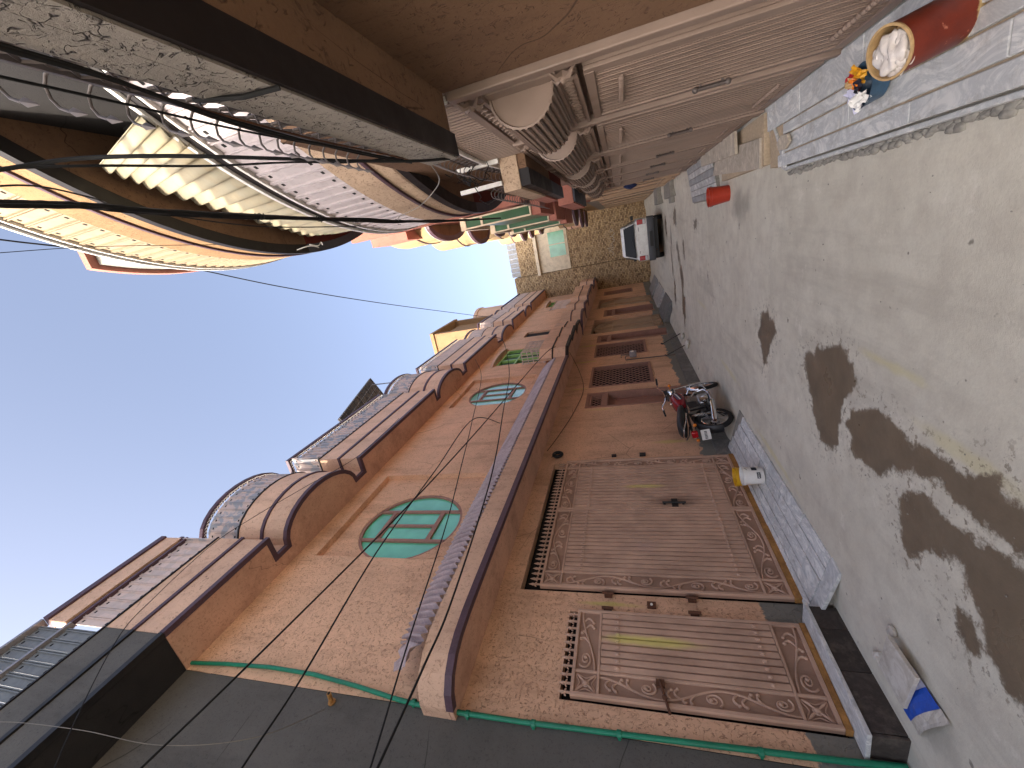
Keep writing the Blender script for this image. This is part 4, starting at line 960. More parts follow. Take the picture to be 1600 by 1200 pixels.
# right-hand gates
def right_gate(name, label, bays, y0, y1, arch=None, detail=True):
    X = XR; g = thing(name, label, 'gate', (X, (y0+y1)/2, .1)); gp = 'gate_paint_right'
    build(MB().box(X+.05, X+.08, y0, y1, .1, 2.5), 'backing', gp, g)
    zt = 1.60
    for bi, (a, b) in enumerate(bays):
        build(MB().box(X, X+.03, a, b, .135, zt), 'leaf_plate', gp, g)
        fr = MB().box(X-.02,X,a,a+.05,.135,zt).box(X-.02,X,b-.05,b,.135,zt).box(X-.022,X,a+.05,b-.05,zt-.05,zt).box(X-.022,X,a+.05,b-.05,.135,.2)
        build(fr, 'leaf_frame', gp, g, bevel=.004)
        n = max(5, int((b-a-.1)/.07)); wd = (b-a-.1)/n
        mb = MB(); mb.box(-.008,0,-wd*.45,wd*.45,0,zt-.255).box(-.012,-.008,-wd*.2,wd*.2,0,zt-.255); me_ = mb.mesh('slat', gp)
        for i in range(n): inst(me_, 'slat', g, (X-.0005, a+.05+(i+.5)*wd, .203))
        for zb_ in (.3, 1.42):
            mb = MB(); k = int((b-a)*.5/.044)
            for i in range(k): mb.ball((X-.022, (a+b)/2-(k-1)*.022+i*.044, zb_), .016, 8, (1,1.2,1))
            mb.box(X-.02,X-.012,(a+b)/2-k*.022,(a+b)/2+k*.022,zb_-.008,zb_+.008); build(mb, 'bead_row', gp, g, smooth=60)
        # frieze with running wave, barrel panel, upper frieze
        for (z0, z1) in ((1.63,1.745),(2.10,2.215)):
            f = build(MB().box(X,X+.04,a-.06,b+.06,z0,z1).box(X-.018,X,a-.06,b+.06,z0,z0+.018).box(X-.018,X,a-.06,b+.06,z1-.018,z1), 'frieze', gp, g)
            mb = MB(); L = b-a; k = int(L/.075)
            pts = [(X-.008, a+.02+L*.96*u/(k*6), (z0+z1)/2+.026*math.sin(2*math.pi*u/6)) for u in range(k*6+1)]
            mb.tube(pts, .0075, 5); build(mb, 'wave_ornament', gp, f, smooth=60)
        build(MB().box(X,X+.04,a-.02,b+.02,1.747,2.098), 'barrel_back', gp, g)
        ba, bb = a+.07, b-.07; zc, rr = 1.925, .165
        cap = [(X-rr*math.sin(t), zc+rr*math.cos(t)) for t in np.linspace(0, math.pi, 15)]
        br = None
        for yy_ in (bb, ba): br = build(MB().prism([(x, yy_, z) for x, z in cap], (0, .012 if yy_ == ba else -.012, 0)), 'barrel_end', gp, g)
        mb = MB(); mb.tube([(X,ba-.01,zc+rr+.008)]+[(x, ba-.004, z) for x, z in cap]+[(X,ba-.01,zc-rr-.008)], .008, 4); build(mb, 'barrel_rim', gp, br)
        core = MB(); q = [(X-(rr-.022)*math.sin(t), zc+(rr-.022)*math.cos(t)) for t in np.linspace(0, math.pi, 15)]
        core.add([(x, y, z) for y in (ba, bb) for x, z in q], [(i, i+1, 16+i, 15+i) for i in range(14)]); build(core, 'barrel_core', gp, br)
        for i in range(15):
            t = math.pi*(i+.5)/15; p = (X-rr*math.sin(t), zc+rr*math.cos(t))
            build(MB().tube([(p[0],ba,p[1]),(p[0],bb,p[1])], .0115, 5), 'barrel_slat', gp, br)
        build(MB().tube([(X-.035,b-.06,.78),(X-.035,b-.06,.95)], .013, 6).ball((X-.035,b-.06,.77), .02, 8).ball((X-.035,b-.06,.96), .02, 8).tube([(X,b-.06,.8),(X-.035,b-.06,.8)], .008, 5).tube([(X,b-.06,.93),(X-.035,b-.06,.93)], .008, 5), 'handle', 'rail_metal', g, smooth=60)
        for zz in (1.69, 2.16):
            mb = MB()
            for k in range(4):
                aa = math.pi/4+k*math.pi/2; mb.tube([(X-.03,a-.07,zz),(X-.045,a-.07+.045*math.cos(aa),zz+.045*math.sin(aa)),(X-.02,a-.07+.085*math.cos(aa),zz+.085*math.sin(aa))], [.02,.014,.002], 4)
            mb.ball((X-.045,a-.07,zz), .02, 6); build(mb, 'star_boss', gp, g, smooth=50)
    posts = [y0]+[ (bays[i][1]+bays[i+1][0])/2 for i in range(len(bays)-1)]+[y1]
    for i, y in enumerate(posts):
        hw = .034
        build(MB().box(X-.03,X+.04,y-hw,y+hw,.1,2.23), 'post', gp, g, bevel=.008)
    build(MB().box(X-.012,X+.04,y0,y1,2.217,2.25), 'transom', gp, g)
    if arch:
        zp = arch; c = (y0+y1)/2; hw = (y1-y0)/2
        zf = lambda y: 2.25+(zp-2.25)*math.sqrt(max(0, 1-((y-c)/hw)**2))
        y = y0+.04
        while y < y1-.03:
            h = zf(y)
            if h > 2.28: build(MB().box(X-.004,X+.02,y-.012,y+.012,2.25,h), 'fan_slat', gp, g)
            y += .055
        mb = MB(); mb.tube([(X-.01, c-hw*math.cos(t), zf(c-hw*math.cos(t))) for t in np.linspace(0, math.pi, 40)], .018, 6)
        build(mb, 'arch_rim', 'white_paint', g, smooth=60)
        mb = MB(); Y = np.linspace(y0+.1, y1-.1, 30)
        for i in range(29):
            y = Y[i]; z = zf(y); mb.tube([(X-.01,y,z+.02),(X-.01,Y[i+1],zf(Y[i+1])+.13)], .005, 4).tube([(X-.01,Y[i+1],zf(Y[i+1])+.02),(X-.01,y,z+.13)], .005, 4)
        mb.tube([(X-.01,y,zf(y)+.14) for y in Y], .008, 4); build(mb, 'arch_lattice', 'rail_metal', g)
        for i in range(28): inst(SPK, 'spike', g, (X-.01, Y[i], zf(Y[i])+.14), 0, (1.3,1.3,1.3))
    return g
g1 = right_gate('arched_gate', 'pale brown arched metal gate on the right, barrel panels and fan top', [(2.36,3.36),(3.62,4.86)], 2.19, 4.97, arch=2.60)
g2 = right_gate('panelled_gate', 'pale brown metal gate beyond the arched one, row of smaller barrel panels', [(5.2,6.3),(6.5,7.45),(7.65,8.6),(8.8,9.75)], 5.07, 9.9)
# marble plinth before the arched gate
pl = thing('marble_plinth', 'low grey marble plinth of long slabs before the arched gate', 'plinth', (.45, 3.0, 0))
build(MB().prism([(.17,.4,-.05),(.7,.4,-.05),(.7,.4,.085),(.19,.4,.075)], (0,4.45,0)), 'core', 'sandstone', pl)
rowsx = [.165,.275,.41,.50,.715]; random.seed(4)
def pz(x): return .078+(x-.17)*.03
for k in range(4):
    ycuts = {0:[.5,2.75,4.6],1:[.5,2.2,3.35,4.45],2:[.5,1.9,3.25,4.45],3:[.5,2.1,3.2,4.1,4.86]}[k]
    for a, b in zip(ycuts[:-1], ycuts[1:]):
        x0, x1 = rowsx[k]+.006, rowsx[k+1]-.006; p = [(x0,a+.004,pz(x0)-.01),(x1,a+.004,pz(x1)-.01),(x1,b-.004,pz(x1)-.01),(x0,b-.004,pz(x0)-.01)]
        dz = random.uniform(-.002,.003); build(MB().hexa(p+[(q[0],q[1],q[2]+.024+dz) for q in p]), 'marble_slab', 'marble_pale', pl, bevel=.005)
build(MB().prism([(.155,4.46,.06),(.30,4.47,.07),(.715,4.87,.09),(.70,5.0,.03),(.40,4.98,.01),(.19,4.78,.0),(.13,4.6,.0)], (0,0,.03)), 'end_slab', 'marble_pale', pl, bevel=.02)
build(MB().box(.135,.162,.5,4.5,-.02,.062), 'kerb_slab', 'marble_pale', pl, bevel=.006)
mb = MB(); random.seed(41)
for k in range(120):
    y_ = 1.0+k*.03+random.uniform(-.01,.01); bag_blob(mb, (.118+random.uniform(-.022,.012), y_, .004), random.uniform(.016,.034), k, (.8,1.5,.55), 8)
o = build(mb, 'mortar_edge', 'cement', pl, smooth=60); o['kind'] = 'stuff'
hx = build(MB().prism([(.35+.085*math.cos(a)*.75, 4.36+.15*math.sin(a), .111) for a in [R(20+60*i) for i in range(6)]], (0,0,.022)), 'stone_offcut', 'marble_beige', None, bevel=.003)
tag(hx, 'loose beige hexagonal stone piece lying on the marble plinth', 'stone')
# slabs laid as steps further on
for (nm, lab, pts) in (('lower', 'lower of two pale beige stone slabs laid as a step by the gate', [(.22,5.12,.06),(.50,5.12,.06),(.62,6.9,.10),(.36,7.3,.08)]),
                       ('upper', 'upper of two pale beige stone slabs, leaning on the gate foot', [(.46,5.82,.12),(.70,5.82,.13),(.71,7.9,.14),(.56,7.9,.13)])):
    o = build(MB().prism(pts, (0,0,.035)), 'stone_slab', 'marble_beige', None, bevel=.004); tag(o, lab, 'slab')
build(MB().box(.24,.70,5.05,6.9,-.02,.075), 'sand_base', 'sandstone', pl)
r3 = thing('far_marble_ramp', 'small grey marble ramp of parallel strips beyond the red bucket', 'ramp', (.4, 8.4, 0))
build(MB().prism([(.0,7.4,-.03),(.7,7.4,-.03),(.7,7.4,.10),(.06,7.4,.02)], (0,2.4,0)), 'core', 'cement', r3)
for k in range(6):
    x0, x1 = .06+k*.107, .06+(k+1)*.107-.01; z = lambda x: .02+(x-.06)*.13
    p = [(x0,7.42,z(x0)),(x1,7.42,z(x1)),(x1,9.75,z(x1)),(x0,9.75,z(x0))]; build(MB().hexa(p+[(q[0],q[1],q[2]+.022) for q in p]), 'marble_strip', 'marble_grey', r3, bevel=.004)

# ------------------------------------------------------------------ far right houses
coral = thing('coral_house', 'coral red house on the right with green screened balconies and cream bays', 'house', (1.2, 11, 0))
cream = thing('cream_house', 'cream house at the far right end with small curved bays', 'house', (1.2, 19, 0))
build(MB().box(.80, 4, 7.42, 14.6, 2.5, 6.4), 'upper_wall', 'coral_plaster', coral); build(MB().box(.9, 4, 14.62, 27, -.1, 6.6), 'upper_wall', 'cream_plaster', cream)
build(MB().box(.78, 4, 9.98, 14.6, -.1, 2.49), 'wall', 'coral_plaster', coral)
build(MB().box(.46,.9,7.85,10.5,2.25,2.52), 'ledge', 'coral_plaster', coral, bevel=.005); build(MB().box(.48,.78,7.86,10.48,2.215,2.248), 'ledge_trim', 'slate_trim', coral)
build(MB().box(.62, .80, 7.44, 7.6, 3.1, 6.6), 'pier', 'coral_plaster', coral); build(MB().box(.55, .98, 9.0, 9.9, 6.2, 7.15), 'parapet_block', 'coral_plaster', coral)
def bay(parent, yc, hw, xt, z, mat, trim='purple_trim', xb=.82, h=.5, top=.0, soff='brown_plaster'):
    pl_ = bulge(yc-hw, yc+hw, xb, xt, 12)
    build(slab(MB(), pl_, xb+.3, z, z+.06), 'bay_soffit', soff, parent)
    build(strip(MB(), pl_, -1, -.1, .03, z-.015, z+.07), 'trim', trim, parent); build(strip(MB(), pl_, -1, -.1, .034, z+.071, z+.085), 'trim', 'white_paint', parent)
    build(slab(MB(), pl_, xb+.3, z+.087, z+h), 'bay_front', mat, parent)
    build(strip(MB(), pl_, -1, -.1, .02, z+h, z+h+.035), 'trim', trim, parent)
    build(slab(MB(), pl_, xb+.3, z+h+.037, z+h+.037+top), 'bay_front', mat, parent)
for (par, yc, hw, xt, z, mt_, tp) in ((coral,10.7,1.25,.42,5.83,'cream_plaster',.75),(coral,13.3,1.1,.22,5.83,'cream_plaster',.85),(cream,15.7,.9,.36,5.83,'cream_plaster',.7),(cream,17.7,.8,.28,5.83,'cream_plaster',.75),(cream,19.8,.9,.03,5.83,'cream_plaster',.6),(cream,21.6,.7,.1,5.83,'cream_plaster',.6),
        (cream,15.6,.9,.3,3.2,'coral_plaster',.2),(cream,18.2,.9,.2,3.2,'cream_plaster',.2),(cream,21.0,1.0,.1,3.2,'cornice_plaster',.2),(cream,23.6,1.0,.1,3.2,'cornice_plaster',.2),(cream,24.5,1.0,.2,5.83,'cream_plaster',.5)):
    bay(par, yc, hw, xt, z, mt_, top=tp)
def screen(parent, x0, x1, y, z0, z1):
    f = build(MB().box(x0,x0+.03,y-.03,y+.03,z0,z1).box(x1-.03,x1,y-.03,y+.03,z0,z1).box(x0+.03,x1-.03,y-.03,y+.03,z0,z0+.03).box(x0+.03,x1-.03,y-.03,y+.03,z1-.03,z1).box(x0+.03,x1-.03,y-.03,y+.03,z1-.42,z1-.37), 'screen_frame', 'cream_paint', parent)
    build(MB().box(x0+.03,x1-.03,y-.01,y+.01,z0+.03,z1-.42), 'screen_pane', 'screen_green', f); build(MB().box(x0+.03,x1-.03,y-.01,y+.01,z1-.37,z1-.03), 'screen_pane', 'screen_green', f)
for (x0, x1, y) in ((.48,.70,9.0),(.36,.58,11.2),(.27,.48,13.2)):
    screen(coral, x0, x1, y, 3.25, 4.75)
    build(MB().box(x0,.82,y,y+1.9,3.05,3.24), 'balcony_slab', 'coral_plaster', coral); build(MB().box(x0,x0+.03,y+.03,y+1.85,3.25,4.3), 'balcony_side', 'screen_green', coral)
    build(MB().box(x0-.01,.82,y,y+1.9,4.76,4.86), 'screen_head', 'cream_paint', coral)
g3 = thing('far_right_gate', 'small brown ornate gate in the coral wall near the parked car', 'gate', (.76, 12, 0))
arch_gate(g3, 10.9, 12.9, .1, 1.9, 2.45, .77); arch_gate(g3, 13.1, 14.2, .1, 1.9, 2.3, .77)
for ob in [o for o in g3.children]:
    for p in [ob]: p.scale.x = -1
grey_fr = build(MB().box(.86,.88,15,26.5,.0,2.6), 'ground_floor_wall', 'cement', cream)
for i in range(5): build(MB().box(.83,.86,15.4+i*2.2,17.0+i*2.2,.1,2.2), 'shutter', 'gate_paint_far', cream)
mb = MB().box(.35,.8,12.6,14.2,-.02,.16).box(.2,.8,13.0,13.6,-.02,.1); o = build(mb, 'doorstep', 'cement', None, bevel=.01); tag(o, 'rough cement doorstep at the far right before the ornate coral-wall gate', 'step')
mb = MB().box(.3,.85,16.2,17.6,-.02,.2); o = build(mb, 'doorstep', 'cement', None, bevel=.01); tag(o, 'cement doorstep on the far right beside the parked car', 'step')

# ------------------------------------------------------------------ loose things
dr = thing('rubbish_drum', 'red painted can full of pale plastic bags, leaning on the marble plinth', 'bin', (.50, 2.45, .1))
lean = Matrix.Translation((.505,2.455,.112)) @ Matrix.Rotation(R(17), 4, 'X') @ Matrix.Rotation(R(-15), 4, 'Y')
H_, r_ = .29, .098
def drum_mat():
    s = NT('drum_red'); z = s.n('SeparateXYZ'); s.link(s.pos, z.inputs[0])
    c = s.mix(s.ramp(s.noise(7, 5, .65), .35, .7), srgb(96, 32, 16), srgb(120, 44, 24))
    c = s.mix(s.ramp(s.noise(26, 4, .6), .66, .72, 0, .8), c, srgb(186, 120, 96))
    h = s.math('ADD', z.outputs['Z'], s.math('MULTIPLY', s.noise(14, 5, .7), .05)); c = s.mix(s.ramp(h, .058, .05, 0, 1), c, srgb(180, 156, 110))
    M['drum_red'] = s.done(c, .45, s.bump(s.noise(30, 4), .3, .004))
drum_mat()
o = build(MB().lathe([(.001,0),(r_*.97,0),(r_,.01),(r_,H_-.012),(r_*1.0,H_-.008)], (0,0,0), 'Z', 32), 'drum_body', 'drum_red', dr, smooth=40)
ML = Matrix.Translation(-dr.location) @ lean; o.matrix_local = ML
for v in o.data.vertices: v.co += dr.location
o2 = build(MB().lathe([(r_*1.0,H_-.010),(r_*1.04,H_-.008),(r_*1.045,H_),(r_*.95,H_+.001),(r_*.93,H_-.1),(.001,H_-.11)], (0,0,0), 'Z', 32), 'drum_rim', 'tan_plastic', dr, smooth=40)
o2.matrix_local = ML
for v in o2.data.vertices: v.co += dr.location
mb = MB(); bag_blob(mb, (-.015,-.01,H_-.03), .082, 3, (.95,.95,.6), 36); bag_blob(mb, (.0,.045,H_-.02), .038, 4, (1,1,.7), 24); bag_blob(mb, (-.03,-.03,H_-.015), .04, 8, (1,1,.6), 24); bag_blob(mb, (.02,-.04,H_-.02), .03, 6, (1.2,1,.6), 24)
o3 = build(mb, 'plastic_bags', 'plastic_bag', dr, smooth=70); o3.matrix_local = ML
for v in o3.data.vertices: v.co += dr.location
pt = thing('rubbish_bowl', 'dark blue plastic bowl heaped with bright snack wrappers beside the red can', 'bowl', (.42, 2.98, .11))
build(MB().lathe([(.001,.0),(.075,.0),(.105,.09),(.112,.095),(.104,.09),(.072,.012),(.001,.012)], (.42,2.98,.107), 'Z', 24), 'bowl', 'teal_film', pt, smooth=40)
random.seed(9)
def crumple(cx, cy, cz, sx, sy, ang, n=5, amp=.012):
    mb = MB(); g_ = []
    for i in range(n+1):
        for j in range(n+1):
            u, v = i/n-.5, j/n-.5; x, y = u*sx, v*sy
            g_.append((cx+x*math.cos(ang)-y*math.sin(ang), cy+x*math.sin(ang)+y*math.cos(ang), cz+random.uniform(-amp,amp)+.3*x))
    return mb.add(g_, [(i*(n+1)+j, (i+1)*(n+1)+j, (i+1)*(n+1)+j+1, i*(n+1)+j+1) for i in range(n) for j in range(n)])
for (dx, dy, dz, sx, sy, a, mt_) in ((-.05,.05,.1,.12,.09,.3,'lavender_film'),(-.065,.0,.105,.07,.09,.8,'white_plastic'),(.05,.07,.105,.06,.1,.2,'print_red'),(.06,.0,.11,.1,.05,.7,'print_gold'),(.03,.03,.13,.05,.05,.9,'tan_plastic'),(.03,.04,.1,.06,.11,.5,'print_red'),(.045,-.02,.11,.07,.06,1.2,'print_gold'),(.0,-.03,.12,.05,.07,.2,'print_dark'),(.0,.085,.085,.05,.08,1.0,'print_red'),(.02,0,.125,.05,.04,.4,'orange_lens'),(-.06,-.05,.09,.05,.05,.7,'white_plastic')):
    build(crumple(.42+dx, 2.98+dy, .11+dz, sx, sy, a), 'wrapper', mt_, pt)
def bucket(name, lab, loc, r0, r1, h, mat, handle=True, label_print=False):
    t = thing(name, lab, 'bucket', loc); x, y, z = loc
    build(MB().lathe([(.001,0),(r0,0),(r1*.985,h*.86),(r1*1.03,h*.87),(r1*1.03,h*.9),(r1,h*.905),(r1*1.01,h*.985),(r1*1.045,h*.99),(r1*1.045,h),(r1*.97,h),(r1*.95,h*.9),(r0*.94,.012),(.001,.012)], loc, 'Z', 32), 'bucket_body', mat, t, smooth=35)
    if handle: build(MB().tube([(x+r1*1.05*math.cos(a), y-.4*h*math.sin(a)*.6+.0, z+h*.9-.5*h*math.sin(a)*.55) for a in np.linspace(0, math.pi, 13)], .003, 5), 'handle', 'rail_metal', t)
    return t
wb = bucket('paint_bucket', 'white plastic paint bucket with printed label on the marble ramp', (-3.36,4.98,.085), .098, .115, .24, 'white_plastic')
# printed label wrapped on the bucket side
def wrap(par, r, a0, a1, z0, z1, mat, name):
    mb = MB(); n = 8; mb.add([(-3.36+r*math.cos(a0+(a1-a0)*i/n), 4.98+r*math.sin(a0+(a1-a0)*i/n), z) for z in (z0, z1) for i in range(n+1)], [(i, i+1, n+2+i, n+1+i) for i in range(n)])
    build(mb, name, mat, par)
wrap(wb, .1105, R(-75), R(-35), .13, .17, 'print_dark', 'label'); wrap(wb, .1112, R(-70), R(-40), .142, .158, 'white_plastic', 'label_text'); wrap(wb, .1118, R(-66), R(-44), .147, .153, 'print_dark', 'label_text'); wrap(wb, .1125, R(-20), R(10), .16, .22, 'print_dark', 'label')
for k in range(5): wrap(wb, .1125, R(-65+k*5), R(-62.5+k*5), .144, .156, 'print_dark', 'label_text')
yb = bucket('yellow_basin', 'bright yellow plastic tub behind the white paint bucket', (-3.52,5.20,.10), .10, .125, .26, 'yellow_plastic', False)
rb = bucket('red_bucket', 'small plain red plastic bucket standing by the beige slabs', (.07,6.85,.0), .105, .13, .27, 'red_plastic')
# marble offcuts by the step
t = thing('marble_offcut', 'white marble tile lying on the street by the dark step, overlapping the sack', 'tile', (-3.15,2.4,.05))
build(MB().hexa([(-3.25,2.46,.05),(-3.27,2.19,.045),(-2.885,2.12,.055),(-2.89,2.40,.06),(-3.25,2.46,.075),(-3.27,2.19,.07),(-2.885,2.12,.08),(-2.89,2.40,.085)]), 'tile_body', 'marble_white', t, bevel=.003)
t = thing('tile_sack', 'blue and white printed sack partly under the white marble tile', 'sack', (-3.2,2.15,.03))
def sack(y0, y1, mt_, nm):
    mb = MB(); n = 8; g_ = []; random.seed(int(y0*100))
    for i in range(n+1):
        for j in range(5):
            u = i/n; v = j/4; x = -3.385+.42*u; y = y0+(y1-y0)*v - .3*(u-.5)*.6
            g_.append((x, y, .012+.028*math.sin(math.pi*min(1,max(0,u)))+random.uniform(0,.006)))
    mb.add(g_, [(i*5+j, (i+1)*5+j, (i+1)*5+j+1, i*5+j+1) for i in range(n) for j in range(4)]); build(mb, nm, mt_, t)
sack(2.02,2.10,'marble_white','sack_end'); sack(2.10,2.22,'print_blue','sack_print'); sack(2.22,2.34,'lavender_film','sack_body')
for (x, y, r_, lab) in ((-2.93,2.47,.04,'small pale stone chip next to the white marble tile corner on the street side'),(-3.3,2.56,.05,'pale stone chip beyond the white marble tile, nearest the step')):
    mb = MB(); bag_blob(mb, (x,y,.02), r_, int(x*100), (1,1,.6), 8); o = build(mb, 'stone_chip', 'marble_white', None); tag(o, lab, 'stone')
for (x, y, r_, lab) in ((-3.45,12.3,.1,'pale round stone at the foot of the dado, farther of two'),(-3.45,11.4,.12,'pale flat stone at the foot of the dado, nearer of two')):
    mb = MB(); bag_blob(mb, (x,y,.09), r_, int(y*10), (1,.8,.5), 10); o = build(mb, 'pale_stone', 'marble_white', None, smooth=50); tag(o, lab, 'stone')
mb = MB(); bag_blob(mb, (.70,10.6,1.2), .1, 5, (.6,1,1.3), 14); o = build(mb, 'blue_cloth', 'blue_cloth', None, smooth=60); tag(o, 'dark blue cloth bundle hanging on the wall past the panelled gate', 'cloth')
for (x, y, a, lab) in ((-3.3,15.6,.1,'grey stone ramp slab before the nearer far-left arched gate'),(-3.25,18.4,.12,'long grey stone ramp slab before the far-left door'),(-3.3,21.6,.1,'grey stone ramp slab before the farthest left arched gate')):
    L = 1.1 if y != 18.4 else 1.3
    o = build(MB().hexa([(-3.78,y,.0),(-3.05,y,-.02),(-3.05,y+2*L,-.02),(-3.78,y+2*L,.0),(-3.78,y,.34),(-3.05,y+.1,.03),(-3.05,y+2*L-.1,.03),(-3.78,y+2*L,.34)]), 'ramp_slab', 'marble_grey' if y > 16 else 'marble_dark', None, bevel=.01); tag(o, lab, 'ramp')
# scattered grit
mb = MB(); random.seed(77)
for k in range(240):
    x, y = random.uniform(-3.4,.1), random.uniform(1.6,11)**1.0; r_ = random.choice((.002,.003,.003,.004,.006)); bag_blob(mb, (x,y,.006), r_, k, (1,1,.6), 6)
o = build(mb, 'street_grit', 'cement', None); o['kind'] = 'stuff'; o['label'] = 'grit and small crumbs scattered over the concrete'
# ------------------------------------------------------------------ parked car, tail towards us
car = thing('parked_car', 'white older hatchback parked with its tail towards the camera', 'car', (-.82, 17.0, 0))
def loft(mb, secs, closed=True, caps=True):
    n = len(secs[0]); vs = [p for s_ in secs for p in s_]; fs = []
    for i in range(len(secs)-1):
        for k in range(n if closed else n-1): fs.append((i*n+k, i*n+(k+1)%n, (i+1)*n+(k+1)%n, (i+1)*n+k))
    if caps: fs += [tuple(range(n))[::-1], tuple(range((len(secs)-1)*n, len(secs)*n))]
    return mb.add(vs, fs)
def rsec(y, hw, z0, z1, r, cx=-.82, n=4, tw=None):
    tw = tw or hw; pts = []
    for (sx, z, hw_, a0) in ((1, z0, hw, -90), (1, z1, tw, 0), (-1, z1, tw, 90), (-1, z0, hw, 180)):
        cz = z+r if z == z0 else z-r
        for i in range(n+1):
            a = R(a0+90*i/n); pts.append((cx+sx*(hw_-r)+r*math.cos(a), y, cz+r*math.sin(a)))
    return pts
Y0 = 16.75; mb = MB()
secs = [rsec(Y0+d, hw, z0, z1, r) for d, hw, z0, z1, r in ((0,.70,.42,.93,.09),(.03,.745,.36,.965,.11),(.12,.77,.32,.985,.12),(.6,.785,.26,.99,.12),(1.6,.79,.24,.97,.12),(2.6,.785,.25,.95,.12),(3.1,.76,.28,.86,.14),(3.35,.70,.34,.76,.14),(3.42,.64,.42,.68,.1))]
loft(mb, secs); build(mb, 'body', 'car_white', car, smooth=40)
mb = MB(); secs = [rsec(Y0+d, hw, .9, z1, .09, tw=tw) for d, hw, z1, tw in ((.10,.70,1.02,.66),(.30,.70,1.38,.575),(.42,.715,1.50,.57),(.9,.725,1.535,.58),(1.5,.72,1.52,.575),(1.95,.71,1.40,.57),(2.45,.70,1.0,.66))]
loft(mb, secs); build(mb, 'cabin', 'car_white', car, smooth=40)
def car_quad(pts, t, mat, name, par=car, smooth=None, bevel=None):
    n_ = (Vector(pts[1])-Vector(pts[0])).cross(Vector(pts[2])-Vector(pts[0])).normalized()
    if n_.y > 0: n_ = -n_
    return build(MB().prism(pts, tuple(n_*t)), name, mat, par, bevel=bevel)
cx = -.82
gl = car_quad([(cx-.60,Y0+.075,1.05),(cx+.60,Y0+.075,1.05),(cx+.49,Y0+.295,1.40),(cx-.49,Y0+.295,1.40)], .02, 'car_glass', 'rear_window')
build(MB().tube([(cx-.61,Y0+.055,1.04),(cx+.61,Y0+.055,1.04),(cx+.5,Y0+.28,1.41),(cx-.5,Y0+.28,1.41),(cx-.61,Y0+.055,1.04)], .012, 5), 'window_seal', 'black_plastic', gl)
build(MB().tube([(cx-.3,Y0+.04,1.07),(cx+.05,Y0+.07,1.15),(cx+.35,Y0+.045,1.08)], .006, 5).ball((cx-.3,Y0+.04,1.07), .02, 6), 'wiper', 'black_plastic', gl)
tg = build(MB().box(cx-.56,cx+.56,Y0-.018,Y0+.02,.58,.97), 'tailgate', 'car_white', car, bevel=.012)
build(MB().box(cx-.12,cx+.12,Y0-.03,Y0-.019,.905,.945), 'tailgate_handle', 'car_white', tg, bevel=.006); build(MB().box(cx+.33,cx+.47,Y0-.022,Y0-.0185,.87,.893), 'badge', 'silver_metal', tg); build(MB().box(cx-.48,cx-.38,Y0-.022,Y0-.0185,.87,.888), 'badge', 'silver_metal', tg)
for sx in (-1, 1):
    tl = build(MB().box(cx+sx*.565,cx+sx*.735,Y0-.03,Y0+.06,.62,.93), 'tail_light', 'red_lens', car, bevel=.02)
    build(MB().box(cx+sx*.57,cx+sx*.73,Y0-.036,Y0-.031,.635,.72), 'reverse_lamp', 'clear_lens', tl); build(MB().box(cx+sx*.57,cx+sx*.73,Y0-.034,Y0-.0305,.725,.77), 'indicator', 'red_lens', tl)
    mr = build(MB().box(cx+sx*.76,cx+sx*.93,Y0+2.2,Y0+2.27,.98,1.09), 'wing_mirror', 'black_plastic', car, bevel=.02)
    sw = [(cx+sx*.70,Y0+.5,1.05),(cx+sx*.715,Y0+1.4,1.05),(cx+sx*.69,Y0+2.15,1.05),(cx+sx*.62,Y0+1.75,1.41),(cx+sx*.62,Y0+.62,1.42)]
    build(MB().prism([(p[0]+sx*.012,p[1],p[2]) for p in sw], (sx*.006,0,0)), 'side_window', 'car_glass', car)
    for yy_ in (.62, 2.75):
        wl = thing('tmp', 'x', 'x'); bpy.data.objects.remove(wl)
        tyre = build(MB().lathe([(.15,-.07),(.24,-.08),(.265,-.06),(.265,.06),(.24,.08),(.15,.07)], (cx+sx*.69,Y0+yy_,.265), 'X', 24), 'wheel', 'rubber', car, smooth=40)
        build(MB().lathe([(.001,.02*sx),(.06,.03*sx),(.14,.05*sx),(.15,.07*sx),(.15,-.07*sx)], (cx+sx*.69,Y0+yy_,.265), 'X', 20), 'rim', 'alu', tyre, smooth=40)
bm = MB(); loft(bm, [[(x, y, z) for x, y, z in ((cx+s_*hw, Y0+o+.12, .34),(cx+s_*hw, Y0+o-.05, .34),(cx+s_*hw, Y0+o-.075, .40),(cx+s_*hw, Y0+o-.075, .52),(cx+s_*hw, Y0+o-.04, .575),(cx+s_*hw, Y0+o+.12, .575))] for s_, hw, o in ((-1,.80,.14),(-1,.76,.02),(-1,.66,-.01),(1,.66,-.01),(1,.76,.02),(1,.80,.14))])
build(bm, 'bumper', 'grey_plastic', car, smooth=35)
build(MB().box(cx-.27,cx+.27,Y0-.094,Y0-.086,.40,.51), 'number_plate', 'black_plastic', car, bevel=.003)
build(MB().tube([(cx-.42,Y0+.2,.29),(cx-.42,Y0-.02,.28)], .022, 8), 'exhaust', 'rust', car, smooth=40)
build(MB().box(cx-.70,cx+.70,Y0+.1,Y0+3.1,.2,.36), 'underbody', 'black_plastic', car)

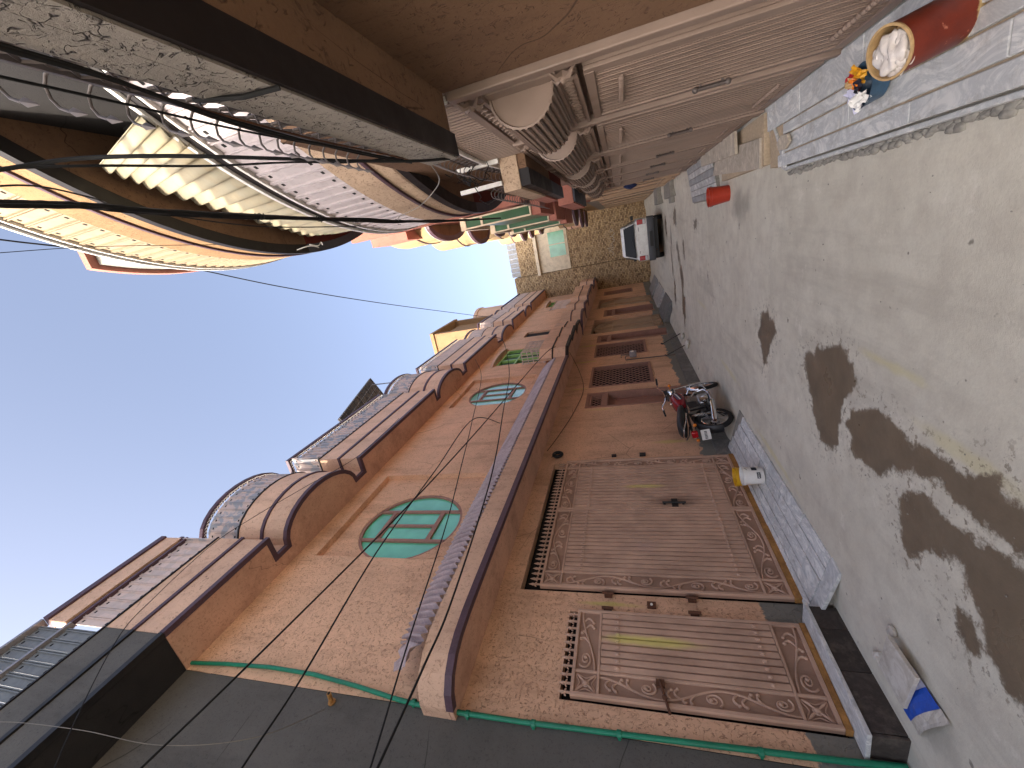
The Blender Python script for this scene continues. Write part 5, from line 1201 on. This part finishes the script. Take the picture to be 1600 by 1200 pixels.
# ------------------------------------------------------------------ motorcycle
mo = thing('motorcycle', 'red and black motorcycle with chrome exhaust parked against the pink wall', 'motorcycle', (-3.37, 6.76, .02))
hd = math.atan2(1.19, .15); LEAN = R(-9)
MM = Matrix.Translation((-3.37,6.76,.02)) @ Matrix.Rotation(hd, 4, 'Z') @ Matrix.Rotation(LEAN, 4, 'X')
def mp(mb, name, mat, par=mo, smooth=45, bevel=None, mm=MM): mb.xform(mm); return build(mb, name, mat, par, smooth=smooth, bevel=bevel)
def ring(R0, r, c, n=28, k=10): return [(R0+r*math.cos(a), r*1.0*math.sin(a)) for a in np.linspace(0, 2*math.pi, k+1)]
WB, WR = 1.22, .285
def wheel(cxw, mm, w=.042):
    ty_ = MB().lathe([(WR-.04+.042*math.cos(a), w*math.sin(a)) for a in np.linspace(0, 2*math.pi, 13)], (cxw, 0, WR), 'Y', 32)
    t_ = mp(ty_, 'wheel', 'rubber', mm=mm)
    mp(MB().lathe([(WR-.072,-.025),(WR-.08,-.03),(WR-.085,0),(WR-.08,.03),(WR-.072,.025)], (cxw,0,WR), 'Y', 32), 'rim', 'chrome', t_, mm=mm)
    sp_ = MB()
    for i in range(24):
        a = 2*math.pi*i/24; b = a+(.35 if i % 2 else -.35); s_ = .03 if i % 4 < 2 else -.03
        sp_.tube([(cxw+.05*math.cos(a),s_,WR+.05*math.sin(a)),(cxw+(WR-.08)*math.cos(b),0,WR+(WR-.08)*math.sin(b))], .0022, 4)
    mp(sp_, 'spokes', 'alu', t_, mm=mm)
    mp(MB().lathe([(.001,-.05),(.055,-.05),(.06,-.035),(.04,-.02),(.04,.02),(.06,.035),(.055,.05),(.001,.05)], (cxw,0,WR), 'Y', 18), 'hub', 'alu', t_, mm=mm)
    return t_
wheel(0, MM)
STE = Matrix.Translation((WB-.13,0,0)) @ Matrix.Rotation(R(22), 4, 'Z') @ Matrix.Translation((-(WB-.13),0,0))
MF = MM @ STE
wheel(WB, MF, .036)
# front end turned slightly
fk = MB()
for sy in (-.085,.085): fk.tube([(WB,sy,WR),(WB-.10,sy,.62)], [.021,.019], 10).tube([(WB-.10,sy,.62),(WB-.19,sy,.93)], .014, 8)
mp(fk, 'fork', 'chrome', mm=MF)
mp(MB().box(WB-.22,WB-.13,-.11,.11,.80,.83).box(WB-.25,WB-.16,-.11,.11,.92,.95), 'fork_yoke', 'black_metal', mm=MF, bevel=.006)
def fender(cxw, a0, a1, r, w, z=WR):
    mb = MB(); n = 16; vs = []
    for i in range(n+1):
        a = R(a0+(a1-a0)*i/n)
        for j in range(7):
            b = (j/6-.5)*2; rr = r-.03*b*b; vs.append((cxw+rr*math.cos(a), w*b, z+rr*math.sin(a)))
    mb.add(vs, [(i*7+j, (i+1)*7+j, (i+1)*7+j+1, i*7+j+1) for i in range(n) for j in range(6)]); return mb
mp(fender(WB, 35, 165, .325, .06), 'front_fender', 'chrome', mm=MF)
mp(fender(0, 30, 195, .335, .075), 'rear_fender', 'black_plastic')
hb = MB().tube([(WB-.30,-.36,1.06),(WB-.25,-.2,1.08),(WB-.2,-.1,1.0),(WB-.2,0,.975),(WB-.2,.1,1.0),(WB-.25,.2,1.08),(WB-.30,.36,1.06)], .012, 8); hbo = mp(hb, 'handlebar', 'chrome', mm=MF)
for sy in (-1,1):
    mp(MB().tube([(WB-.305,sy*.38,1.058),(WB-.27,sy*.26,1.07)], .017, 8), 'grip', 'rubber', hbo, mm=MF); mp(MB().tube([(WB-.24,sy*.22,1.07),(WB-.21,sy*.3,1.06),(WB-.23,sy*.38,1.05)], .006, 5), 'lever', 'alu', hbo, mm=MF)
    mp(MB().ball((WB-.08,sy*.17,.86), .032, 8, (1,1,1)).tube([(WB-.1,sy*.08,.86),(WB-.08,sy*.15,.86)], .008, 5), 'front_indicator', 'orange_lens', mm=MF)
mp(MB().lathe([(.001,-.08),(.06,-.07),(.09,.0),(.092,.04),(.085,.05),(.001,.06)], (WB-.05,0,.86), 'X', 20), 'headlight', 'chrome', mm=MF)
mp(MB().lathe([(.04,-.03),(.045,0),(.04,.02),(.001,.022)], (WB-.15,-.055,.98), 'Z', 14).lathe([(.04,-.03),(.045,0),(.04,.02),(.001,.022)], (WB-.15,.055,.98), 'Z', 14), 'gauges', 'black_plastic', mm=MF)
# tank
def tank(k=1.0, z=0, yo=0):
    secs = []
    for (x, hw, z0, z1) in ((.46,.09,.70,.78),(.52,.125,.66,.83),(.62,.15,.64,.875),(.74,.16,.635,.90),(.86,.145,.645,.895),(.95,.105,.68,.86),(.99,.05,.72,.81)):
        secs.append([(x, hw*k*math.copysign(abs(math.cos(a))**.7, math.cos(a)), (z0+z1)/2+(z1-z0)/2*math.copysign(abs(math.sin(a))**.75, math.sin(a))) for a in np.linspace(0, 2*math.pi, 20, endpoint=False)])
    return secs
mb = MB(); loft(mb, tank()); tk = mp(mb, 'fuel_tank', 'tank_red', smooth=60)
for sy in (-1,1):
    for (dz, mt_) in ((.0,'clear_lens'),(-.03,'print_dark'),(.035,'teal_film')):
        mb = MB(); mb.add([(x, sy*(.1625-((x-.74)**2)*.9+.002), .775+dz+(x-.74)*.35+h) for x in (.6,.68,.76,.84) for h in (-.012,.012)], [(2*i,2*i+2,2*i+3,2*i+1) for i in range(3)]); mp(mb, 'tank_stripe', mt_, tk)
mp(MB().lathe([(.03,0),(.03,.02),(.001,.024)], (.74,0,.897), 'Z', 14), 'filler_cap', 'chrome', tk)
# seat, tail
secs = [[(x, hw*math.cos(a), zc+hh*math.sin(a)*(1 if math.sin(a) > 0 else .6)) for a in np.linspace(0, 2*math.pi, 14, endpoint=False)] for x, hw, zc, hh in ((.52,.07,.75,.04),(.45,.12,.75,.08),(.30,.15,.755,.095),(.12,.16,.775,.105),(-.05,.165,.79,.105),(-.2,.15,.80,.09),(-.29,.08,.80,.05))]
mb = MB(); loft(mb, secs); mp(mb, 'seat', 'seat_vinyl', smooth=60)
for sy in (-1,1):
    mb = MB().prism([(.24,sy*.13,.62),(.48,sy*.12,.66),(.44,sy*.13,.48),(.28,sy*.135,.46)], (0,sy*.015,0)); mp(mb, 'side_cover', 'black_plastic', bevel=.008)
mp(MB().tube([(.1,.15,.70),(-.12,.16,.73),(-.32,.11,.80),(-.34,0,.82),(-.32,-.11,.80),(-.12,-.16,.73),(.1,-.15,.70)], .011, 8), 'grab_rail', 'chrome')
tl = mp(MB().box(-.37,-.30,-.055,.055,.60,.70), 'tail_light', 'red_lens', bevel=.015)
mp(MB().box(-.40,-.385,-.10,.10,.42,.56), 'number_plate', 'white_plastic', bevel=.003)
mb = MB()
for k in range(6): mb.box(-.4015,-.4005,-.075+k*.027,-.06+k*.027,.47,.51)
mp(mb, 'plate_text', 'print_dark')
for sy in (-1,1): mp(MB().tube([(-.3,sy*.05,.62),(-.3,sy*.13,.62)], .007, 5), 'indicator_stem', 'black_metal'); mp(MB().ball((-.3,sy*.155,.62), .03, 8), 'rear_indicator', 'orange_lens')
# frame, engine
fr = MB().tube([(WB-.2,0,.88),(.62,0,.70),(.2,0,.68),(-.2,0,.68)], .02, 8).tube([(WB-.2,0,.82),(.88,0,.42),(.80,0,.26),(.42,0,.26),(.38,0,.62)], .018, 8)
for sy in (-.1,.1): fr.tube([(.36,sy,.34),(0,sy,WR)], .018, 8).tube([(.34,sy,.66),(-.18,sy,.68)], .012, 6)
mp(fr, 'frame', 'black_metal')
en = MB().box(.44,.74,-.10,.10,.26,.44); eo = mp(en, 'engine_block', 'alu', bevel=.02)
mb = MB()
for i in range(7): mb.box(.58+i*.022-.07,.70+i*.022-.07+.03,-.075,.075,.445+i*.022,.456+i*.022)
mb.box(.60,.73,-.055,.055,.44,.62); mp(mb, 'cylinder_fins', 'alu', eo)
mp(MB().lathe([(.001,-.135),(.075,-.13),(.085,-.1),(.085,.1),(.07,.13),(.001,.135)], (.52,0,.34), 'Y', 18), 'crankcase_cover', 'chrome', eo)
ex = MB().tube([(.74,-.05,.55),(.84,-.09,.46),(.82,-.12,.30),(.66,-.13,.24),(.40,-.135,.23)], [.02]*5, 8).tube([(.42,-.135,.23),(.34,-.14,.235),(.10,-.15,.26),(-.22,-.16,.30),(-.27,-.16,.305)], [.024,.04,.043,.043,.03], 12)
exo = mp(ex, 'exhaust', 'chrome'); mp(MB().tube([(-.27,-.16,.305),(-.272,-.16,.3055)], .016, 8), 'exhaust_bore', 'interior_dark', exo)
for sy in (-1,1):
    sk = mp(MB().tube([(0,sy*.12,WR+.02),(.03,sy*.13,.62)], .012, 6), 'shock', 'chrome')
    mb = MB(); mb.tube([(0.004+.022*t/90+.03*math.cos(t), sy*.125+.03*math.sin(t), WR+.1+.2*t/57) for t in np.linspace(0, 57, 110)], .006, 4); mp(mb, 'shock_spring', 'chrome', sk)
    mp(MB().tube([(.42,sy*.1,.27),(.44,sy*.24,.27)], .013, 6), 'foot_peg', 'rubber')
mp(MB().box(.02,.45,.085,.115,.22,.36), 'chain_case', 'black_plastic', bevel=.02)
mp(MB().tube([(.8,-.1,.60),(.86,-.24,.50),(.84,-.26,.34),(.78,-.14,.26)], .011, 8).tube([(.8,.1,.60),(.86,.24,.50),(.84,.26,.34),(.78,.14,.26)], .011, 8), 'crash_bar', 'chrome')
mp(MB().tube([(.42,.1,.24),(.36,.22,.10),(.34,.30,-.04)], .011, 6), 'side_stand', 'black_metal')
cb = MB()
for sy in (-1,1): cb.tube([(WB-.23,sy*.2,1.07),(WB-.08,sy*.16,1.08),(WB-.06,sy*.06,.95),(WB-.2,0,.8)], .005, 5)
mp(cb, 'control_cables', 'cable', mm=MF)

# ------------------------------------------------------------------ overhead cables
def cable(label, pts, r, mat='cable', sub=10, name='overhead_cable', wob=0.0):
    P = [Vector(p) for p in pts]; out = []; rnd = random.Random(len(label))
    for i in range(len(P)-1):
        p0, p1, p2, p3 = P[max(i-1,0)], P[i], P[i+1], P[min(i+2,len(P)-1)]
        for k in range(sub):
            t = k/sub; q = .5*((2*p1)+(p2-p0)*t+(2*p0-5*p1+4*p2-p3)*t*t+(3*p1-p0-3*p2+p3)*t**3)
            out.append(q+Vector((rnd.uniform(-wob,wob),rnd.uniform(-wob,wob),rnd.uniform(-wob,wob))))
    out.append(P[-1]); o = build(MB().tube(out, r, 6), name, mat, None, smooth=60); tag(o, label, 'cable', 'overhead cables'); return o

BU = [(.49,1.09,3.6),(.49,1.34,3.6),(.475,1.61,3.6),(.455,2.2,3.6),(.434,3.25,3.6),(.427,3.9,3.6),(.43,4.8,3.6),(.44,5.6,3.62),(.55,8.9,3.9)]
BU = [(.497,.6,3.62)]+BU
tag_ = ('thickest black cable of the bundle along the right-hand houses','upper black cable twisted into the right-hand bundle','lower black cable twisted into the right-hand bundle','thin black cable of the right-hand bundle next to the balcony')
for k, (r_, dx, dz) in enumerate(((.013,0,0),(.009,.012,.02),(.008,-.012,.016),(.006,.0,-.02))):
    cable(tag_[k], [(x+dx*math.cos(y*2.2+k), y, z+dz*math.cos(y*1.7+k*2)) for x, y, z in BU], r_, wob=.0015)
bt = thing('cable_ties', 'twisted wire ties hanging off the black cable bundle', 'wire', (.45, 2.5, 3.6)); random.seed(31)
for (x, y, z) in ((.455,2.2,3.6),(.445,2.75,3.6),(.437,3.2,3.6),(.43,3.9,3.6)):
    mb = MB(); mb.tube([(x+.018*math.cos(t),y+.004*t,z+.02*math.sin(t)) for t in np.linspace(0,12,24)], .003, 4)
    p = Vector((x,y,z)); pts = [p]
    for j in range(5): p = p+Vector((random.uniform(-.03,.01),random.uniform(-.02,.03),random.uniform(-.03,.02))); pts.append(p)
    mb.tube(pts, .0025, 4); build(mb, 'tie', 'cable', bt)
cable('black wire from the top left corner to the end of the grey ledge', [(.40,.6,3.2),(.46,.87,3.1),(.48,1.0,3.0),(.46,1.12,2.82),(.44,1.3,2.66),(.43,1.6,2.5),(.42,1.85,2.33),(.45,2.12,2.27)], .006)
cable('straight black wire just below the one reaching the grey ledge', [(.46,.7,3.3),(.52,.98,3.3),(.53,1.2,3.2),(.55,1.55,3.12),(.56,1.85,2.95),(.57,2.2,2.8),(.72,3.0,2.75)], .0045)
cable('black cable hugging the spiked railing of the near ledge', [(.40,.3,2.3),(.40,.51,2.315),(.40,.68,2.32),(.405,.89,2.37),(.41,1.11,2.395),(.42,1.3,2.40),(.44,1.9,2.40)], .0045)
cable('second black cable hugging the spiked railing, slightly higher', [(.42,.3,2.33),(.42,.53,2.345),(.42,.66,2.35),(.42,.85,2.38),(.425,1.1,2.41),(.43,1.54,2.42),(.45,2.0,2.42)], .0035)
cable('single black wire crossing the open sky from top left to the left cornice', [(1.3,1.9,7.5),(1.04,2.96,7.48),(.77,4.13,7.46),(.07,6.25,7.44),(-.8,9.31,7.45),(-2.05,14.06,7.5),(-3.2,18.5,7.6)], .009)
cable('very thin wire over the upper right balcony against the sky', [(.66,1.4,6.0),(.69,2.18,6.0),(.70,2.81,6.0),(.66,3.72,5.95),(.6,5.0,5.9)], .003)
cable('dark sagging wire across the upper right plaster band', [(.66,1.2,4.2),(.70,1.5,4.15),(.66,1.75,4.16),(.62,1.95,4.2),(.52,2.9,4.25),(.5,4.2,4.2)], .0045)
cable('black wire slanting past the near oval window down to the far ledge', [(-2.9,.3,5.2),(-2.9,.94,5.06),(-2.9,1.78,4.87),(-2.9,3.74,4.5),(-2.9,5.84,4.22),(-2.9,10.1,3.78),(-3.1,11.6,3.65)], 0.0095)
cable('black wire crossing the oval window, second from the top left', [(-2.9,.4,4.2),(-2.9,1.06,4.26),(-2.9,1.61,4.28),(-2.9,2.63,4.41),(-2.9,3.34,4.46),(-2.9,4.65,4.47),(-2.9,6.37,4.47),(-3.79,8.0,4.6)], 0.0081)
cable('black wire running over the ribbed sheet, upper of two', [(-2.95,.5,3.25),(-2.95,1.22,3.37),(-2.95,2.08,3.55),(-2.95,3.52,3.82),(-2.95,4.79,4.12),(-2.95,6.34,4.5),(-3.1,9.5,5.4),(-3.3,12.0,6.5)], 0.0068)
cable('black wire running over the ribbed sheet, lower of two', [(-3.0,.5,3.36),(-3.0,1.25,3.35),(-3.0,1.92,3.34),(-3.0,2.64,3.36),(-3.0,4.67,3.6),(-3.0,6.94,4.05),(-3.0,9.5,4.6),(-3.1,13.4,5.9),(-3.2,14.5,6.8)], 0.0095)
cable('thin black wire looping along the left cornice', [(-3.0,.3,5.2),(-3.0,.85,5.96),(-3.0,1.8,6.86),(-3.0,2.34,7.07),(-3.0,3.17,7.2),(-3.0,3.77,7.05),(-3.0,4.48,6.76),(-3.0,5.33,6.4),(-3.1,6.6,6.55),(-3.2,7.4,6.75)], .0045)
cable('pale thin wire across the dark grey wall at the near left', [(-3.05,1.0,7.4),(-3.05,1.06,6.92),(-3.06,1.11,6.15),(-3.1,1.15,5.29),(-3.3,1.4,4.7),(-3.76,1.9,4.62)], .003, 'thin_wire')
cable('thin dark wire looping down the pink wall beside the hanging tyre', [(-3.3,11.5,3.3),(-3.7,10.8,3.0),(-3.78,9.6,2.8),(-3.78,8.3,2.9),(-3.78,7.2,3.1),(-3.78,6.6,3.24)], .006)
cable('pale cord drooping from the right balcony to the grey ledge', [(.46,2.12,2.38),(.44,2.5,2.5),(.45,2.95,2.75),(.44,3.4,3.1),(.44,3.7,3.45),(.43,3.9,3.58)], .0035, 'thin_wire')
cable('white frayed cord hanging from the awning on the right', [(.5,4.9,5.3),(.46,4.7,5.15),(.47,4.5,5.0),(.43,4.4,4.98),(.46,4.35,5.05),(.40,4.3,4.9),(.42,4.1,4.85),(.40,4.0,4.95)], .006, 'white_paint')

cable('thin black wire strung loosely just over the near railing spikes', [(.43,.25,2.50),(.43,.5,2.48),(.425,.75,2.455),(.43,1.05,2.46),(.44,1.4,2.45),(.45,1.9,2.41)], .003)
cable('thin brown wire sagging under the near railing lattice', [(.44,.3,2.40),(.435,.6,2.385),(.43,.9,2.40),(.435,1.3,2.41),(.445,1.7,2.40),(.45,2.1,2.38)], .003, 'rust')
